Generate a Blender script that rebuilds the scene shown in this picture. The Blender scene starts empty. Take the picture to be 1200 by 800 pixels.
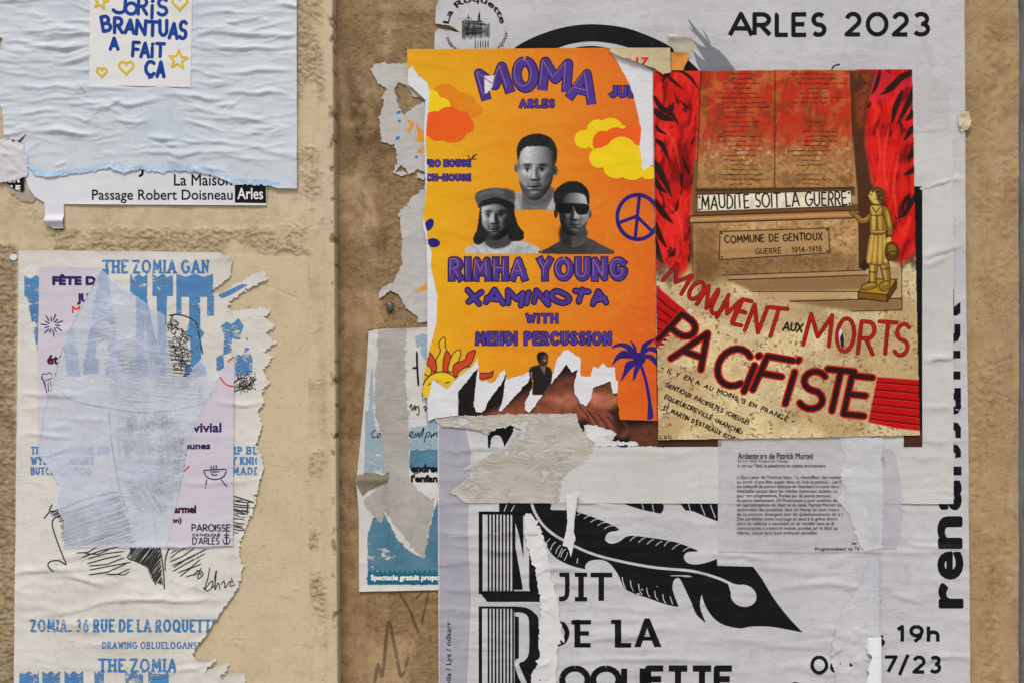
import bpy, math, random, time
_T0 = time.time()
import numpy as np
from mathutils import Vector
from mathutils.geometry import delaunay_2d_cdt, interpolate_bezier
random.seed(7)
rng = np.random.default_rng(7)
scene = bpy.context.scene
COL = scene.collection

# ------------------------------------------------------------------ camera
LENS = 50.0
D = 1.2 * LENS / 36.0            # 1 photo pixel = 1 mm on the recessed wall plane (y = 0)
ZC = 1.50
cam = bpy.data.cameras.new("camera"); cam.lens = LENS; cam.sensor_width = 36.0
cam.clip_start = 0.05; cam.clip_end = 500
cam.dof.use_dof = True; cam.dof.focus_distance = D - 0.028; cam.dof.aperture_fstop = 2.2
camo = bpy.data.objects.new("camera", cam); COL.objects.link(camo)
camo.location = (0, -D, ZC); camo.rotation_euler = (math.pi / 2, 0, 0)
scene.camera = camo

# ------------------------------------------------------------------ world, sun, exposure
SUN_EL, SUN_AZ = math.radians(56), math.radians(-8)      # azimuth from the wall's normal, to the left
w = bpy.data.worlds.new("World"); scene.world = w; w.use_nodes = True
nt = w.node_tree
sky = nt.nodes.new("ShaderNodeTexSky"); sky.sky_type = 'NISHITA'; sky.sun_disc = False
sky.sun_elevation = SUN_EL; sky.sun_rotation = math.pi - SUN_AZ
sky.air_density = 1.0; sky.dust_density = 3.0; sky.ozone_density = 1.0
bg = nt.nodes["Background"]; bg.inputs[1].default_value = 0.08
nt.links.new(sky.outputs[0], bg.inputs[0])
sun = bpy.data.lights.new("sun", 'SUN'); sun.energy = 1.5; sun.angle = math.radians(18)
sun.color = (1.0, 0.97, 0.92)
suno = bpy.data.objects.new("sun", sun); COL.objects.link(suno)
sd = Vector((math.sin(SUN_AZ) * math.cos(SUN_EL), -math.cos(SUN_AZ) * math.cos(SUN_EL), math.sin(SUN_EL)))
suno.rotation_euler = sd.to_track_quat('Z', 'Y').to_euler(); suno.location = (-1, -3, 5)
scene.view_settings.view_transform = 'Standard'; scene.view_settings.look = 'None'
scene.view_settings.exposure = 0.44; scene.view_settings.gamma = 1.0
scene.view_settings.use_curve_mapping = False

# ------------------------------------------------------------------ geometry of the two wall planes
REC = 0.028                      # the pilaster stands this far in front of the wall
PLANE = {'R': 0.0, 'L': -REC}
def world(side, px, py, h):
    """photo pixel on a wall plane + height in mm out of it -> metres"""
    px = np.asarray(px, float); py = np.asarray(py, float)
    y0 = PLANE[side]; s = (D + y0) / D / 1000.0
    return (px - 600) * s, y0 - np.asarray(h, float) / 1000.0 + 0 * px, ZC + (400 - py) * s

# ------------------------------------------------------------------ numpy noise
def _hash(i, j, s):
    n = (i.astype(np.int64) * 374761393 + j.astype(np.int64) * 668265263 + s * 974711) & 0xffffffff
    n = ((n ^ (n >> 13)) * 1274126177) & 0xffffffff
    return ((n ^ (n >> 16)) & 0xffff) / 65535.0
def vnoise(x, y, s=0):
    xi = np.floor(x); yi = np.floor(y); fx = x - xi; fy = y - yi
    fx = fx * fx * (3 - 2 * fx); fy = fy * fy * (3 - 2 * fy)
    a = _hash(xi, yi, s); b = _hash(xi + 1, yi, s); c = _hash(xi, yi + 1, s); d = _hash(xi + 1, yi + 1, s)
    return (a * (1 - fx) + b * fx) * (1 - fy) + (c * (1 - fx) + d * fx) * fy
def fbm(x, y, s=0, o=4):
    x = np.asarray(x, float); y = np.asarray(y, float)
    t = 0; a = .5; n = 0
    for k in range(o):
        t = t + a * vnoise(x, y, s + 17 * k); n += a; a *= .5; x = x * 2.03 + 3.1; y = y * 2.03 + 7.7
    return t / n
def sstep(a, b, x):
    t = np.clip((x - a) / (b - a), 0, 1); return t * t * (3 - 2 * t)

# ------------------------------------------------------------------ materials (all node based)
def lin(c):
    c = np.asarray(c, float) / 255.0
    return np.where(c <= .04045, c / 12.92, ((c + .055) / 1.055) ** 2.4)
def L4(c): return tuple(float(v) for v in lin(c)) + (1.0,)
def new_mat(name):
    m = bpy.data.materials.new(name); m.use_nodes = True
    nt = m.node_tree; b = nt.nodes["Principled BSDF"]
    return m, nt, b
def noise_node(nt, pos, scale, detail=4, rough=.55, dist=0.0):
    n = nt.nodes.new("ShaderNodeTexNoise"); n.inputs['Scale'].default_value = scale
    n.inputs['Detail'].default_value = detail; n.inputs['Roughness'].default_value = rough
    n.inputs['Distortion'].default_value = dist
    nt.links.new(pos, n.inputs['Vector']); return n.outputs['Fac']
def mapping(nt, pos, sc):
    m = nt.nodes.new("ShaderNodeMapping"); m.inputs['Scale'].default_value = sc
    nt.links.new(pos, m.inputs['Vector']); return m.outputs['Vector']
def math_node(nt, op, a, b=None, c=None, clamp=False):
    m = nt.nodes.new("ShaderNodeMath"); m.operation = op; m.use_clamp = clamp
    for k, v in enumerate((a, b, c)):
        if v is None: continue
        if isinstance(v, (int, float)): m.inputs[k].default_value = v
        else: nt.links.new(v, m.inputs[k])
    return m.outputs[0]
def ramp(nt, fac, a, b):
    m = nt.nodes.new("ShaderNodeMapRange"); m.inputs['From Min'].default_value = a; m.inputs['From Max'].default_value = b
    m.clamp = True; nt.links.new(fac, m.inputs['Value']); return m.outputs['Result']
def mixc(nt, fac, a, b, mode='MIX'):
    m = nt.nodes.new("ShaderNodeMix"); m.data_type = 'RGBA'; m.blend_type = mode
    if isinstance(fac, (int, float)): m.inputs[0].default_value = fac
    else: nt.links.new(fac, m.inputs[0])
    for k, v in ((6, a), (7, b)):
        if isinstance(v, tuple): m.inputs[k].default_value = v
        else: nt.links.new(v, m.inputs[k])
    return m.outputs[2]
def position(nt):
    g = nt.nodes.new("ShaderNodeNewGeometry"); return g.outputs['Position']
def paper_bump(nt, b, pos, k=1.0):
    wr = noise_node(nt, mapping(nt, pos, (55, 55, 120)), 1.0, 4, .55, 1.2)
    cr = noise_node(nt, pos, 260, 5, .65, .3)
    pm = ramp(nt, noise_node(nt, pos, 13, 3, .5, .3), .38, .66)
    h = math_node(nt, 'ADD', math_node(nt, 'MULTIPLY', wr, math_node(nt, 'ADD', .12, math_node(nt, 'MULTIPLY', pm, .75))), math_node(nt, 'MULTIPLY', cr, .16))
    bp = nt.nodes.new("ShaderNodeBump"); bp.inputs['Strength'].default_value = 1.0
    bp.inputs['Distance'].default_value = 0.0011 * k
    nt.links.new(h, bp.inputs['Height']); nt.links.new(bp.outputs[0], b.inputs['Normal'])
def set_alpha(m, nt, b, fac):
    t = nt.nodes.new("ShaderNodeBsdfTransparent"); x = nt.nodes.new("ShaderNodeMixShader")
    nt.links.new(fac, x.inputs[0]); nt.links.new(t.outputs[0], x.inputs[1]); nt.links.new(b.outputs[0], x.inputs[2])
    nt.links.new(x.outputs[0], nt.nodes["Material Output"].inputs['Surface'])
MATS = {}
def paper_mat(name, col, stain=None, amt=.35, bump=1.0, rough=.75, alpha=None, grime=.25):
    if name in MATS: return MATS[name]
    m, nt, b = new_mat(name); pos = position(nt)
    n1 = noise_node(nt, pos, 9, 5, .6, .4); n2 = noise_node(nt, pos, 70, 6, .7)
    st = stain if stain else tuple(c * .82 for c in col)
    c = mixc(nt, math_node(nt, 'MULTIPLY', ramp(nt, n1, .42, .72), amt), L4(col), L4(st))
    sp = ramp(nt, noise_node(nt, pos, 420, 2, .5), .74, .80)
    c = mixc(nt, math_node(nt, 'MULTIPLY', math_node(nt, 'MULTIPLY', sp, ramp(nt, n1, .45, .6)), .55), c, L4((110, 100, 88)))
    c = mixc(nt, math_node(nt, 'MULTIPLY', ramp(nt, n2, .5, .8), grime), c, L4(tuple(v * .72 for v in st)))
    nt.links.new(c, b.inputs['Base Color']); b.inputs['Roughness'].default_value = rough
    b.inputs['Specular IOR Level'].default_value = .14
    paper_bump(nt, b, pos, bump)
    if alpha:
        f = math_node(nt, 'ADD', alpha[0], math_node(nt, 'MULTIPLY', ramp(nt, noise_node(nt, pos, 26, 6, .65, .5), .35, .68), alpha[1] - alpha[0]))
        set_alpha(m, nt, b, f)
    MATS[name] = m; return m
def ink_mat(name, col, wear=.0, col2=None, bump=1.0, rough=.6, wscale=240, solid=1.0):
    """printed ink; wear = share of the ink rubbed away down to the paper"""
    if name in MATS: return MATS[name]
    m, nt, b = new_mat(name); pos = position(nt)
    c2 = col2 if col2 else tuple(min(255, v * 1.15 + 8) for v in col)
    c = mixc(nt, ramp(nt, noise_node(nt, pos, 40, 5, .6), .35, .75), L4(col), L4(c2))
    nt.links.new(c, b.inputs['Base Color']); b.inputs['Roughness'].default_value = rough
    b.inputs['Specular IOR Level'].default_value = .14
    paper_bump(nt, b, pos, bump)
    if wear > 0 or solid < 1:
        n = noise_node(nt, mapping(nt, pos, (1, 1, 1.8)), wscale, 5, .7, .6)
        big = noise_node(nt, pos, 22, 3, .5)
        v = math_node(nt, 'ADD', math_node(nt, 'MULTIPLY', n, .65), math_node(nt, 'MULTIPLY', big, .35))
        f = math_node(nt, 'MULTIPLY', ramp(nt, v, .26 + .3 * wear, .32 + .34 * wear), solid)
        set_alpha(m, nt, b, f)
    MATS[name] = m; return m
def attr_mat(name, bump=1.0, rough=.55):
    """print whose colours are stored per vertex of the printed sheet"""
    if name in MATS: return MATS[name]
    m, nt, b = new_mat(name); pos = position(nt)
    a = nt.nodes.new("ShaderNodeAttribute"); a.attribute_name = "print"
    nt.links.new(a.outputs['Color'], b.inputs['Base Color']); b.inputs['Roughness'].default_value = rough
    b.inputs['Specular IOR Level'].default_value = .14
    paper_bump(nt, b, pos, bump); set_alpha(m, nt, b, a.outputs['Alpha'])
    MATS[name] = m; return m

# ------------------------------------------------------------------ objects
def tag(o, label, cat, group=None):
    o["label"] = label; o["category"] = cat
    if group: o["group"] = group
def mesh_obj(name, co, faces, mat, parent=None, loc=(0, 0, 0), attr=None, smooth=True):
    me = bpy.data.meshes.new(name)
    co = np.asarray(co, float) - np.asarray(loc, float)
    if isinstance(faces, np.ndarray):
        n, k = faces.shape
        me.vertices.add(len(co)); me.vertices.foreach_set("co", co.ravel().astype(np.float32))
        me.loops.add(n * k); me.loops.foreach_set("vertex_index", faces.ravel().astype(np.int32))
        me.polygons.add(n); me.polygons.foreach_set("loop_start", np.arange(0, n * k, k, dtype=np.int32))
        me.update(calc_edges=True); me.validate()
    else:
        me.from_pydata([tuple(v) for v in co], [], faces); me.update()
    if smooth: me.polygons.foreach_set("use_smooth", [True] * len(me.polygons))
    for k, v in (attr or {}).items():
        if v.ndim == 2:
            at = me.color_attributes.new(k, 'FLOAT_COLOR', 'POINT'); at.data.foreach_set("color", v.astype(np.float32).ravel())
        else:
            at = me.attributes.new(k, 'FLOAT', 'POINT'); at.data.foreach_set("value", v.astype(np.float32))
    me.materials.append(mat)
    o = bpy.data.objects.new(name, me); COL.objects.link(o)
    if parent: o.parent = parent
    else: o.location = loc
    return o

def dist_to_poly(x, y, P):
    P = np.asarray(P, float); d = np.full(x.shape, 1e9)
    for (ax, ay), (bx, by) in zip(P, np.roll(P, -1, 0)):
        vx, vy = bx - ax, by - ay; l2 = vx * vx + vy * vy + 1e-9
        t = np.clip(((x - ax) * vx + (y - ay) * vy) / l2, 0, 1)
        d = np.minimum(d, (x - ax - t * vx) ** 2 + (y - ay - t * vy) ** 2)
    return np.sqrt(d)
def inside(x, y, P):
    P = np.asarray(P, float); r = np.zeros(x.shape, bool)
    for (ax, ay), (bx, by) in zip(P, np.roll(P, -1, 0)):
        if ay == by: continue
        c = ((ay > y) != (by > y)) & (x < (bx - ax) * (y - ay) / (by - ay) + ax)
        r ^= c
    return r
def outline(pts, amp=1.3, step=2.2, seed=1):
    """polygon; a point given as (x, y, 1) starts a torn edge, which gets a ragged course"""
    r = random.Random(seed); out = []; n = len(pts); ph = r.random() * 99
    for k in range(n):
        a = pts[k]; b = pts[(k + 1) % n]
        out.append((a[0], a[1]))
        if len(a) > 2 and a[2]:
            l = math.hypot(b[0] - a[0], b[1] - a[1]); m = int(l / step)
            nx, ny = (b[1] - a[1]) / (l + 1e-6), -(b[0] - a[0]) / (l + 1e-6)
            for i in range(1, m):
                t = i / m
                j = (float(fbm(np.array(ph + k * 3.7 + i * .45), np.array(.3), seed, 3)) - .5) * 3.0 * amp * a[2] + r.uniform(-.6, .6) * amp * min(1, a[2] + .3)
                if r.random() < .10: j += r.choice((-1, 1, 1)) * r.uniform(.8, 2.2) * amp * a[2]
                t += r.uniform(-.3, .3) / m
                out.append((a[0] + (b[0] - a[0]) * t + nx * j, a[1] + (b[1] - a[1]) * t + ny * j))
    return out
def torn(pts, amp=1.3, step=2.2, seed=1):
    return outline([(p[0], p[1], 1) for p in pts], amp, step, seed)

def cdt_fill(add=(), parity=(), clip=(), cut=(), grid=4.0):
    """union of add + even-odd of parity, inside clip, minus cut; triangulated with inner points every grid px"""
    V = []; F = []; kind = []
    r = random.Random(3)
    for K, polys in (('a', add), ('p', parity), ('c', clip), ('x', cut)):
        for P in polys:
            b = len(V)
            if sum(P[i - 1][0] * P[i][1] - P[i][0] * P[i - 1][1] for i in range(len(P))) < 0: P = P[::-1]
            if grid:
                Q = []
                for i_ in range(len(P)):
                    a_, b_ = P[i_], P[(i_ + 1) % len(P)]; m_ = int(math.hypot(b_[0] - a_[0], b_[1] - a_[1]) / (grid * 1.25)) + 1
                    for j_ in range(m_): Q.append((a_[0] + (b_[0] - a_[0]) * j_ / m_, a_[1] + (b_[1] - a_[1]) * j_ / m_))
                P = Q
            for x, y in P: V.append(Vector((x + r.uniform(-.003, .003), y + r.uniform(-.003, .003))))
            F.append(list(range(b, len(V)))); kind.append(K)
    src = [p for P in (list(add) + list(parity)) for p in P]
    A = np.array(src); x0, y0 = A.min(0); x1, y1 = A.max(0)
    if clip:
        B = np.array([p for P in clip for p in P])
        x0, y0 = max(x0, B[:, 0].min()), max(y0, B[:, 1].min()); x1, y1 = min(x1, B[:, 0].max()), min(y1, B[:, 1].max())
    if grid:
        gx = np.arange(math.floor(x0 / grid) * grid, x1, grid); gy = np.arange(math.floor(y0 / grid) * grid, y1, grid)
        if len(gx) and len(gy):
            X, Y = np.meshgrid(gx, gy); X = X.ravel() + rng.uniform(-.05, .05, X.size); Y = Y.ravel() + rng.uniform(-.05, .05, Y.size)
            if len(add) == 1 and not parity and X.size > 400:
                ok = inside(X, Y, add[0]); X = X[ok]; Y = Y[ok]
            V += [Vector((a, b)) for a, b in zip(X, Y)]
    v, e, f, ov, oe, of = delaunay_2d_cdt(V, [], F, 0, 1e-4, True)
    keep = []
    for tri, ids in zip(f, of):
        if not ids: continue
        ks = [kind[i] for i in ids]
        if 'x' in ks: continue
        if clip and 'c' not in ks: continue
        if 'a' in ks or ks.count('p') % 2 == 1: keep.append(tri)
    def area(t): a, b, c = (v[i] for i in t); return abs((b.x - a.x) * (c.y - a.y) - (b.y - a.y) * (c.x - a.x)) / 2
    def parea(P): return abs(sum(P[i - 1][0] * P[i][1] - P[i][0] * P[i - 1][1] for i in range(len(P)))) / 2
    if sum(area(t) for t in keep) > 1.02 * sum(parea(P) for P in list(add) + list(parity)) + .5:
        # the flood fill leaked: decide by each triangle's centre instead
        c = np.array([[sum(v[i].x for i in t) / 3, sum(v[i].y for i in t) / 3] for t in f])
        def any_in(polys, xor=False):
            r_ = np.zeros(len(c), bool)
            for P in polys:
                A_ = np.array(P); m_ = (c[:, 0] > A_[:, 0].min()) & (c[:, 0] < A_[:, 0].max()) & (c[:, 1] > A_[:, 1].min()) & (c[:, 1] < A_[:, 1].max())
                t_ = np.zeros(len(c), bool); t_[m_] = inside(c[m_, 0], c[m_, 1], P); r_ = (r_ ^ t_) if xor else (r_ | t_)
            return r_
        k_ = any_in(add) | any_in(parity, True)
        if clip: k_ &= any_in(clip)
        if cut: k_ &= ~any_in(cut)
        keep = [t for t, q in zip(f, k_) if q]
    if not keep: return np.zeros((0, 2)), np.zeros((0, 3), int)
    f = np.array(keep); used, inv = np.unique(f, return_inverse=True)
    co = np.array([tuple(p) for p in v])[used]
    f = inv.reshape(f.shape)
    # face the viewer (-y): in (x right, y down) pixel space that is clockwise
    a, b, c = co[f[:, 0]], co[f[:, 1]], co[f[:, 2]]
    cr = (b[:, 0] - a[:, 0]) * (c[:, 1] - a[:, 1]) - (b[:, 1] - a[:, 1]) * (c[:, 0] - a[:, 0])
    f[cr > 0] = f[cr > 0][:, ::-1]
    return co, f

# strokes -> polygons
def stroke_polys(pl, wd, cap=True, closed=False):
    P = [np.array(p, float) for p in pl]
    Q = [P[0]]
    for p in P[1:]:
        if np.hypot(*(p - Q[-1])) > .05: Q.append(p)
    P = Q
    if len(P) < 2: return [disc(P[0][0], P[0][1], wd / 2)]
    out = []; h = wd / 2; n = len(P)
    seg = [(P[(i + 1) % n] - P[i]) for i in range(n if closed else n - 1)]
    dirs = [s / (np.hypot(*s) + 1e-9) for s in seg]; nor = [np.array((-d[1], d[0])) for d in dirs]
    m = len(seg)
    def joint(i, prev):
        if prev is None: return nor[i], False
        c = float(np.dot(dirs[prev], dirs[i]))
        if c > .86:
            v = nor[prev] + nor[i]; v /= (np.hypot(*v) + 1e-9); return v / max(.6, float(np.dot(v, nor[i]))), False
        return None, True
    for i in range(m):
        pr = i - 1 if i > 0 else (m - 1 if closed else None)
        nx = i + 1 if i < m - 1 else (0 if closed else None)
        a, b = P[i], P[(i + 1) % n]
        v0, j0 = joint(i, pr); v0 = nor[i] if v0 is None else v0
        if nx is None: v1, j1 = nor[i], False
        else:
            v1, j1 = joint(nx, i); v1 = nor[i] if v1 is None else v1
        q = hull([a + v0 * h, b + v1 * h, b - v1 * h, a - v0 * h])
        if q: out.append(q)
        if j1: out.append(disc(b[0], b[1], h))
    if cap and not closed:
        out.append(disc(P[0][0], P[0][1], h)); out.append(disc(P[-1][0], P[-1][1], h))
    return out
def hull(P):
    P = sorted(set((round(float(a), 4), round(float(b), 4)) for a, b in P))
    if len(P) < 3: return None
    def half(Q):
        h = []
        for p in Q:
            while len(h) > 1 and (h[-1][0] - h[-2][0]) * (p[1] - h[-2][1]) - (h[-1][1] - h[-2][1]) * (p[0] - h[-2][0]) <= 1e-5: h.pop()
            h.append(p)
        return h[:-1]
    H = half(P) + half(P[::-1])
    return H if len(H) > 2 else None
def disc(x, y, r, n=10, ry=None, rot=0.0):
    ry = r if ry is None else ry; c, s = math.cos(rot), math.sin(rot)
    return [(x + r * math.cos(t) * c - ry * math.sin(t) * s, y + r * math.cos(t) * s + ry * math.sin(t) * c)
            for t in [2 * math.pi * (k + .13) / n for k in range(n)]]
def smooth(pts, n=6, closed=False):
    """Catmull-Rom through the points"""
    P = [np.array(p[:2], float) for p in pts]; m = len(P); out = []
    for i in range(m if closed else m - 1):
        g = (lambda k: P[k % m]) if closed else (lambda k: P[min(max(k, 0), m - 1)])
        a, b, c, d = g(i - 1), g(i), g(i + 1), g(i + 2)
        for k in range(n):
            t = k / n
            out.append(tuple(.5 * (2 * b + (c - a) * t + (2 * a - 5 * b + 4 * c - d) * t * t + (3 * b - a - 3 * c + d) * t ** 3)))
    if not closed: out.append(tuple(P[-1]))
    return out

# outline font (Blender's built-in one)
_font_cache = {}
def glyph_splines(s, spacing=1.0):
    if (s, spacing) in _font_cache: return _font_cache[s, spacing]
    cu = bpy.data.curves.new("tmp", 'FONT'); cu.body = s; cu.space_character = spacing
    o = bpy.data.objects.new("tmp", cu); COL.objects.link(o)
    dg = bpy.context.evaluated_depsgraph_get(); c2 = o.evaluated_get(dg).to_curve(dg)
    out = []
    for sp in c2.splines:
        b = sp.bezier_points; n = len(b); pts = []
        for i in range(n):
            p, q = b[i], b[(i + 1) % n]
            straight = (p.handle_right - p.co).length < 1e-5 and (q.handle_left - q.co).length < 1e-5
            k = 2 if straight else 5
            for v in interpolate_bezier(p.co, p.handle_right, q.handle_left, q.co, k)[:-1]: pts.append((v.x, v.y))
        cl = []
        for p in pts:
            if not cl or math.hypot(p[0] - cl[-1][0], p[1] - cl[-1][1]) > .004: cl.append(p)
        if len(cl) > 2: out.append(cl)
    o.to_curve_clear(); bpy.data.objects.remove(o); bpy.data.curves.remove(cu)
    _font_cache[s, spacing] = out; return out
def xform(polys, fn): return [[fn(x, y) for x, y in P] for P in polys]
def text_polys(s, x0, y0, x1, y1, bold=0.0, spacing=1.0, rot=0.0, fn=None):
    """text fitted to a pixel box (before rotation about the box's lower left corner)"""
    g = glyph_splines(s, spacing); A = np.array([p for P in g for p in P]); a0 = A.min(0); a1 = A.max(0)
    b2 = bold / 2; c, sn = math.cos(math.radians(rot)), math.sin(math.radians(rot))
    def f(x, y):
        u = x0 + b2 + (x - a0[0]) / (a1[0] - a0[0]) * (x1 - x0 - bold); v = y1 - b2 - (y - a0[1]) / (a1[1] - a0[1]) * (y1 - y0 - bold)
        if rot: du, dv = u - x0, v - y1; u, v = x0 + du * c - dv * sn, y1 + du * sn + dv * c
        return fn(u, v) if fn else (u, v)
    par = xform(g, f); add = []
    if bold:
        for P in par: add += stroke_polys(P, bold, closed=True)
    return par, add

# single-stroke alphabet (y up, cap height 1)
def arc(cx, cy, rx, ry, a0, a1, n=9):
    return [(cx + rx * math.cos(math.radians(a0 + (a1 - a0) * k / n)), cy + ry * math.sin(math.radians(a0 + (a1 - a0) * k / n))) for k in range(n + 1)]
SF = {
 'A': (.84, [[(0, 0), (.42, 1), (.84, 0)], [(.14, .32), (.70, .32)]]),
 'B': (.62, [[(0, 0), (0, 1)], [(0, 1), (.3, 1)] + arc(.3, .76, .26, .24, 90, -90)[1:] + [(0, .52)], [(0, .52), (.32, .52)] + arc(.32, .26, .3, .26, 90, -90)[1:] + [(0, 0)]]),
 'C': (.8, [arc(.46, .5, .46, .5, 48, 312, 14)]),
 'D': (.72, [[(0, 0), (0, 1), (.25, 1)] + arc(.25, .5, .47, .5, 90, -90, 12)[1:] + [(0, 0)]]),
 'E': (.56, [[(.56, 1), (0, 1), (0, 0), (.56, 0)], [(0, .52), (.48, .52)]]),
 'F': (.54, [[(.54, 1), (0, 1), (0, 0)], [(0, .5), (.46, .5)]]),
 'G': (.84, [arc(.46, .5, .46, .5, 48, 340, 15) + [(.9, .44), (.55, .44)]]),
 'H': (.68, [[(0, 0), (0, 1)], [(.68, 0), (.68, 1)], [(0, .5), (.68, .5)]]),
 'I': (.02, [[(0, 0), (0, 1)]]),
 'i': (.04, [[(0, 0), (0, .72)], [(0, .97), (0.02, 1.0)]]),
 'J': (.42, [[(.42, 1), (.42, .25)] + arc(.2, .22, .22, .22, 0, -160, 8)[1:]]),
 'K': (.62, [[(0, 0), (0, 1)], [(.6, 1), (0, .42)], [(.2, .6), (.64, 0)]]),
 'L': (.5, [[(0, 1), (0, 0), (.5, 0)]]),
 'M': (.9, [[(0, 0), (.08, 1), (.45, .28), (.82, 1), (.9, 0)]]),
 'N': (.7, [[(0, 0), (0, 1), (.7, 0), (.7, 1)]]),
 'O': (.94, [arc(.47, .5, .47, .5, 90, 450, 20)]),
 'P': (.58, [[(0, 0), (0, 1), (.3, 1)] + arc(.3, .74, .28, .26, 90, -90)[1:] + [(0, .48)]]),
 'Q': (.94, [arc(.47, .5, .47, .5, 90, 450, 20), [(.55, .25), (.95, -.05)]]),
 'R': (.62, [[(0, 0), (0, 1), (.3, 1)] + arc(.3, .74, .28, .26, 90, -90)[1:] + [(0, .48)], [(.25, .48), (.62, 0)]]),
 'S': (.58, [arc(.3, .745, .26, .255, 40, 270, 9) + arc(.29, .25, .28, .25, 90, -145, 9)[1:]]),
 'T': (.68, [[(0, 1), (.68, 1)], [(.34, 1), (.34, 0)]]),
 'U': (.68, [[(0, 1), (0, .34)] + arc(.34, .34, .34, .34, 180, 360, 10)[1:] + [(.68, 1)]]),
 'V': (.74, [[(0, 1), (.37, 0), (.74, 1)]]),
 'W': (1.0, [[(0, 1), (.25, 0), (.5, .8), (.75, 0), (1.0, 1)]]),
 'X': (.66, [[(0, 0), (.66, 1)], [(0, 1), (.66, 0)]]),
 'Y': (.68, [[(0, 1), (.34, .48), (.68, 1)], [(.34, .48), (.34, 0)]]),
 'Z': (.64, [[(0, 1), (.64, 1), (0, 0), (.64, 0)]]),
 '0': (.8, [arc(.4, .5, .4, .5, 90, 450, 18)]),
 '1': (.25, [[(0, .8), (.22, 1), (.22, 0)]]),
 '2': (.6, [arc(.29, .7, .28, .3, 165, -35, 9) + [(0, 0), (.6, 0)]]),
 '3': (.56, [arc(.26, .75, .25, .25, 150, -80, 9), arc(.26, .26, .29, .26, 90, -150, 10)]),
 '4': (.6, [[(.45, 0), (.45, 1), (0, .3), (.6, .3)]]),
 '6': (.6, [arc(.3, .3, .3, .3, 90, 450, 14), [(.02, .36), (.12, .7), (.42, 1)]]),
 '7': (.56, [[(0, 1), (.56, 1), (.16, 0)]]),
 '8': (.56, [arc(.28, .76, .22, .24, 90, 450, 12), arc(.28, .26, .28, .26, 90, 450, 12)]),
 '9': (.6, [arc(.3, .7, .3, .3, 90, 450, 14), [(.58, .64), (.48, .3), (.2, 0)]]),
 '/': (.4, [[(0, -.12), (.45, 1.08)]]), '-': (.4, [[(0, .45), (.4, .45)]]), '.': (.05, [[(0, 0), (.04, .03)]]), ',': (.08, [[(.06, .05), (0, -.12)]]),
 "'": (.06, [[(.05, 1), (0, .8)]]), '(': (.2, [arc(.4, .5, .38, .6, 130, 230, 6)]), ')': (.2, [arc(-.2, .5, .38, .6, 50, -50, 6)]),
 'h': (.5, [[(0, 0), (0, 1)], [(0, .4)] + arc(.25, .4, .25, .24, 180, 0, 8) + [(.5, 0)]]),
 's': (.36, [arc(.19, .5, .15, .14, 40, 270, 7) + arc(.18, .17, .18, .17, 90, -145, 7)[1:]]),
}
SF['Ç'] = (SF['C'][0], SF['C'][1] + [[(.46, 0), (.5, -.12), (.38, -.2)]])
def stroke_text(s, x0, y0, x1, y1, wd, gap=.24, cap=True, jitter=0.0, rot=0.0, shear=0.0, seed=1, serif=0.0, fn=None, space=.5, raw=False):
    """single-stroke text in a pixel box; returns filled polygons"""
    r = random.Random(seed); cur = 0; items = []
    for ch in s:
        if ch == ' ': cur += space; continue
        wdt, st = SF[ch]; items.append((cur, ch)); cur += wdt + gap
    tot = cur - gap; h = y1 - y0; c, sn = math.cos(math.radians(rot)), math.sin(math.radians(rot)); out = []; raws = []
    k = (x1 - x0 - wd) / tot
    for cx, ch in items:
        jr = r.uniform(-1, 1) * jitter * .12; jy = r.uniform(-1, 1) * jitter * .05; js = 1 + r.uniform(-1, 1) * jitter * .08
        def f(x, y):
            x, y = x * js, y * js + jy; x, y = x - jr * y, y + jr * x
            u = x0 + wd / 2 + (cx + x) * k + shear * y * h; v = y1 - wd / 2 - y * (h - wd)
            if rot: du, dv = u - x0, v - y1; u, v = x0 + du * c - dv * sn, y1 + du * sn + dv * c
            return fn(u, v) if fn else (u, v)
        for st in SF[ch][1]:
            pl = [f(*p) for p in st]; raws.append(pl)
            out += stroke_polys(pl, wd, cap)
            if serif:
                for e in (st[0], st[-1]):
                    if e[1] < .06 or e[1] > .94:
                        out += stroke_polys([f(e[0] - serif, e[1]), f(e[0] + serif, e[1])], wd * .75, False)
    return raws if raw else out
def place_letter(ch, cx, cy, wd, ht, rot, thick, shear=0.0):
    """one stroke letter centred on a pixel, own width, height, turn (clockwise degrees) and slant"""
    gw, st = SF[ch]; c, s = math.cos(math.radians(rot)), math.sin(math.radians(rot)); out = []
    gw = max(gw, .05)
    for pl in st:
        q = []
        for x, y in pl:
            u = (x / gw - .5) * wd + shear * (y - .5) * ht; v = -(y - .5) * ht
            q.append((cx + u * c - v * s, cy + u * s + v * c))
        out += stroke_polys(q, thick, True)
    return out

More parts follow.
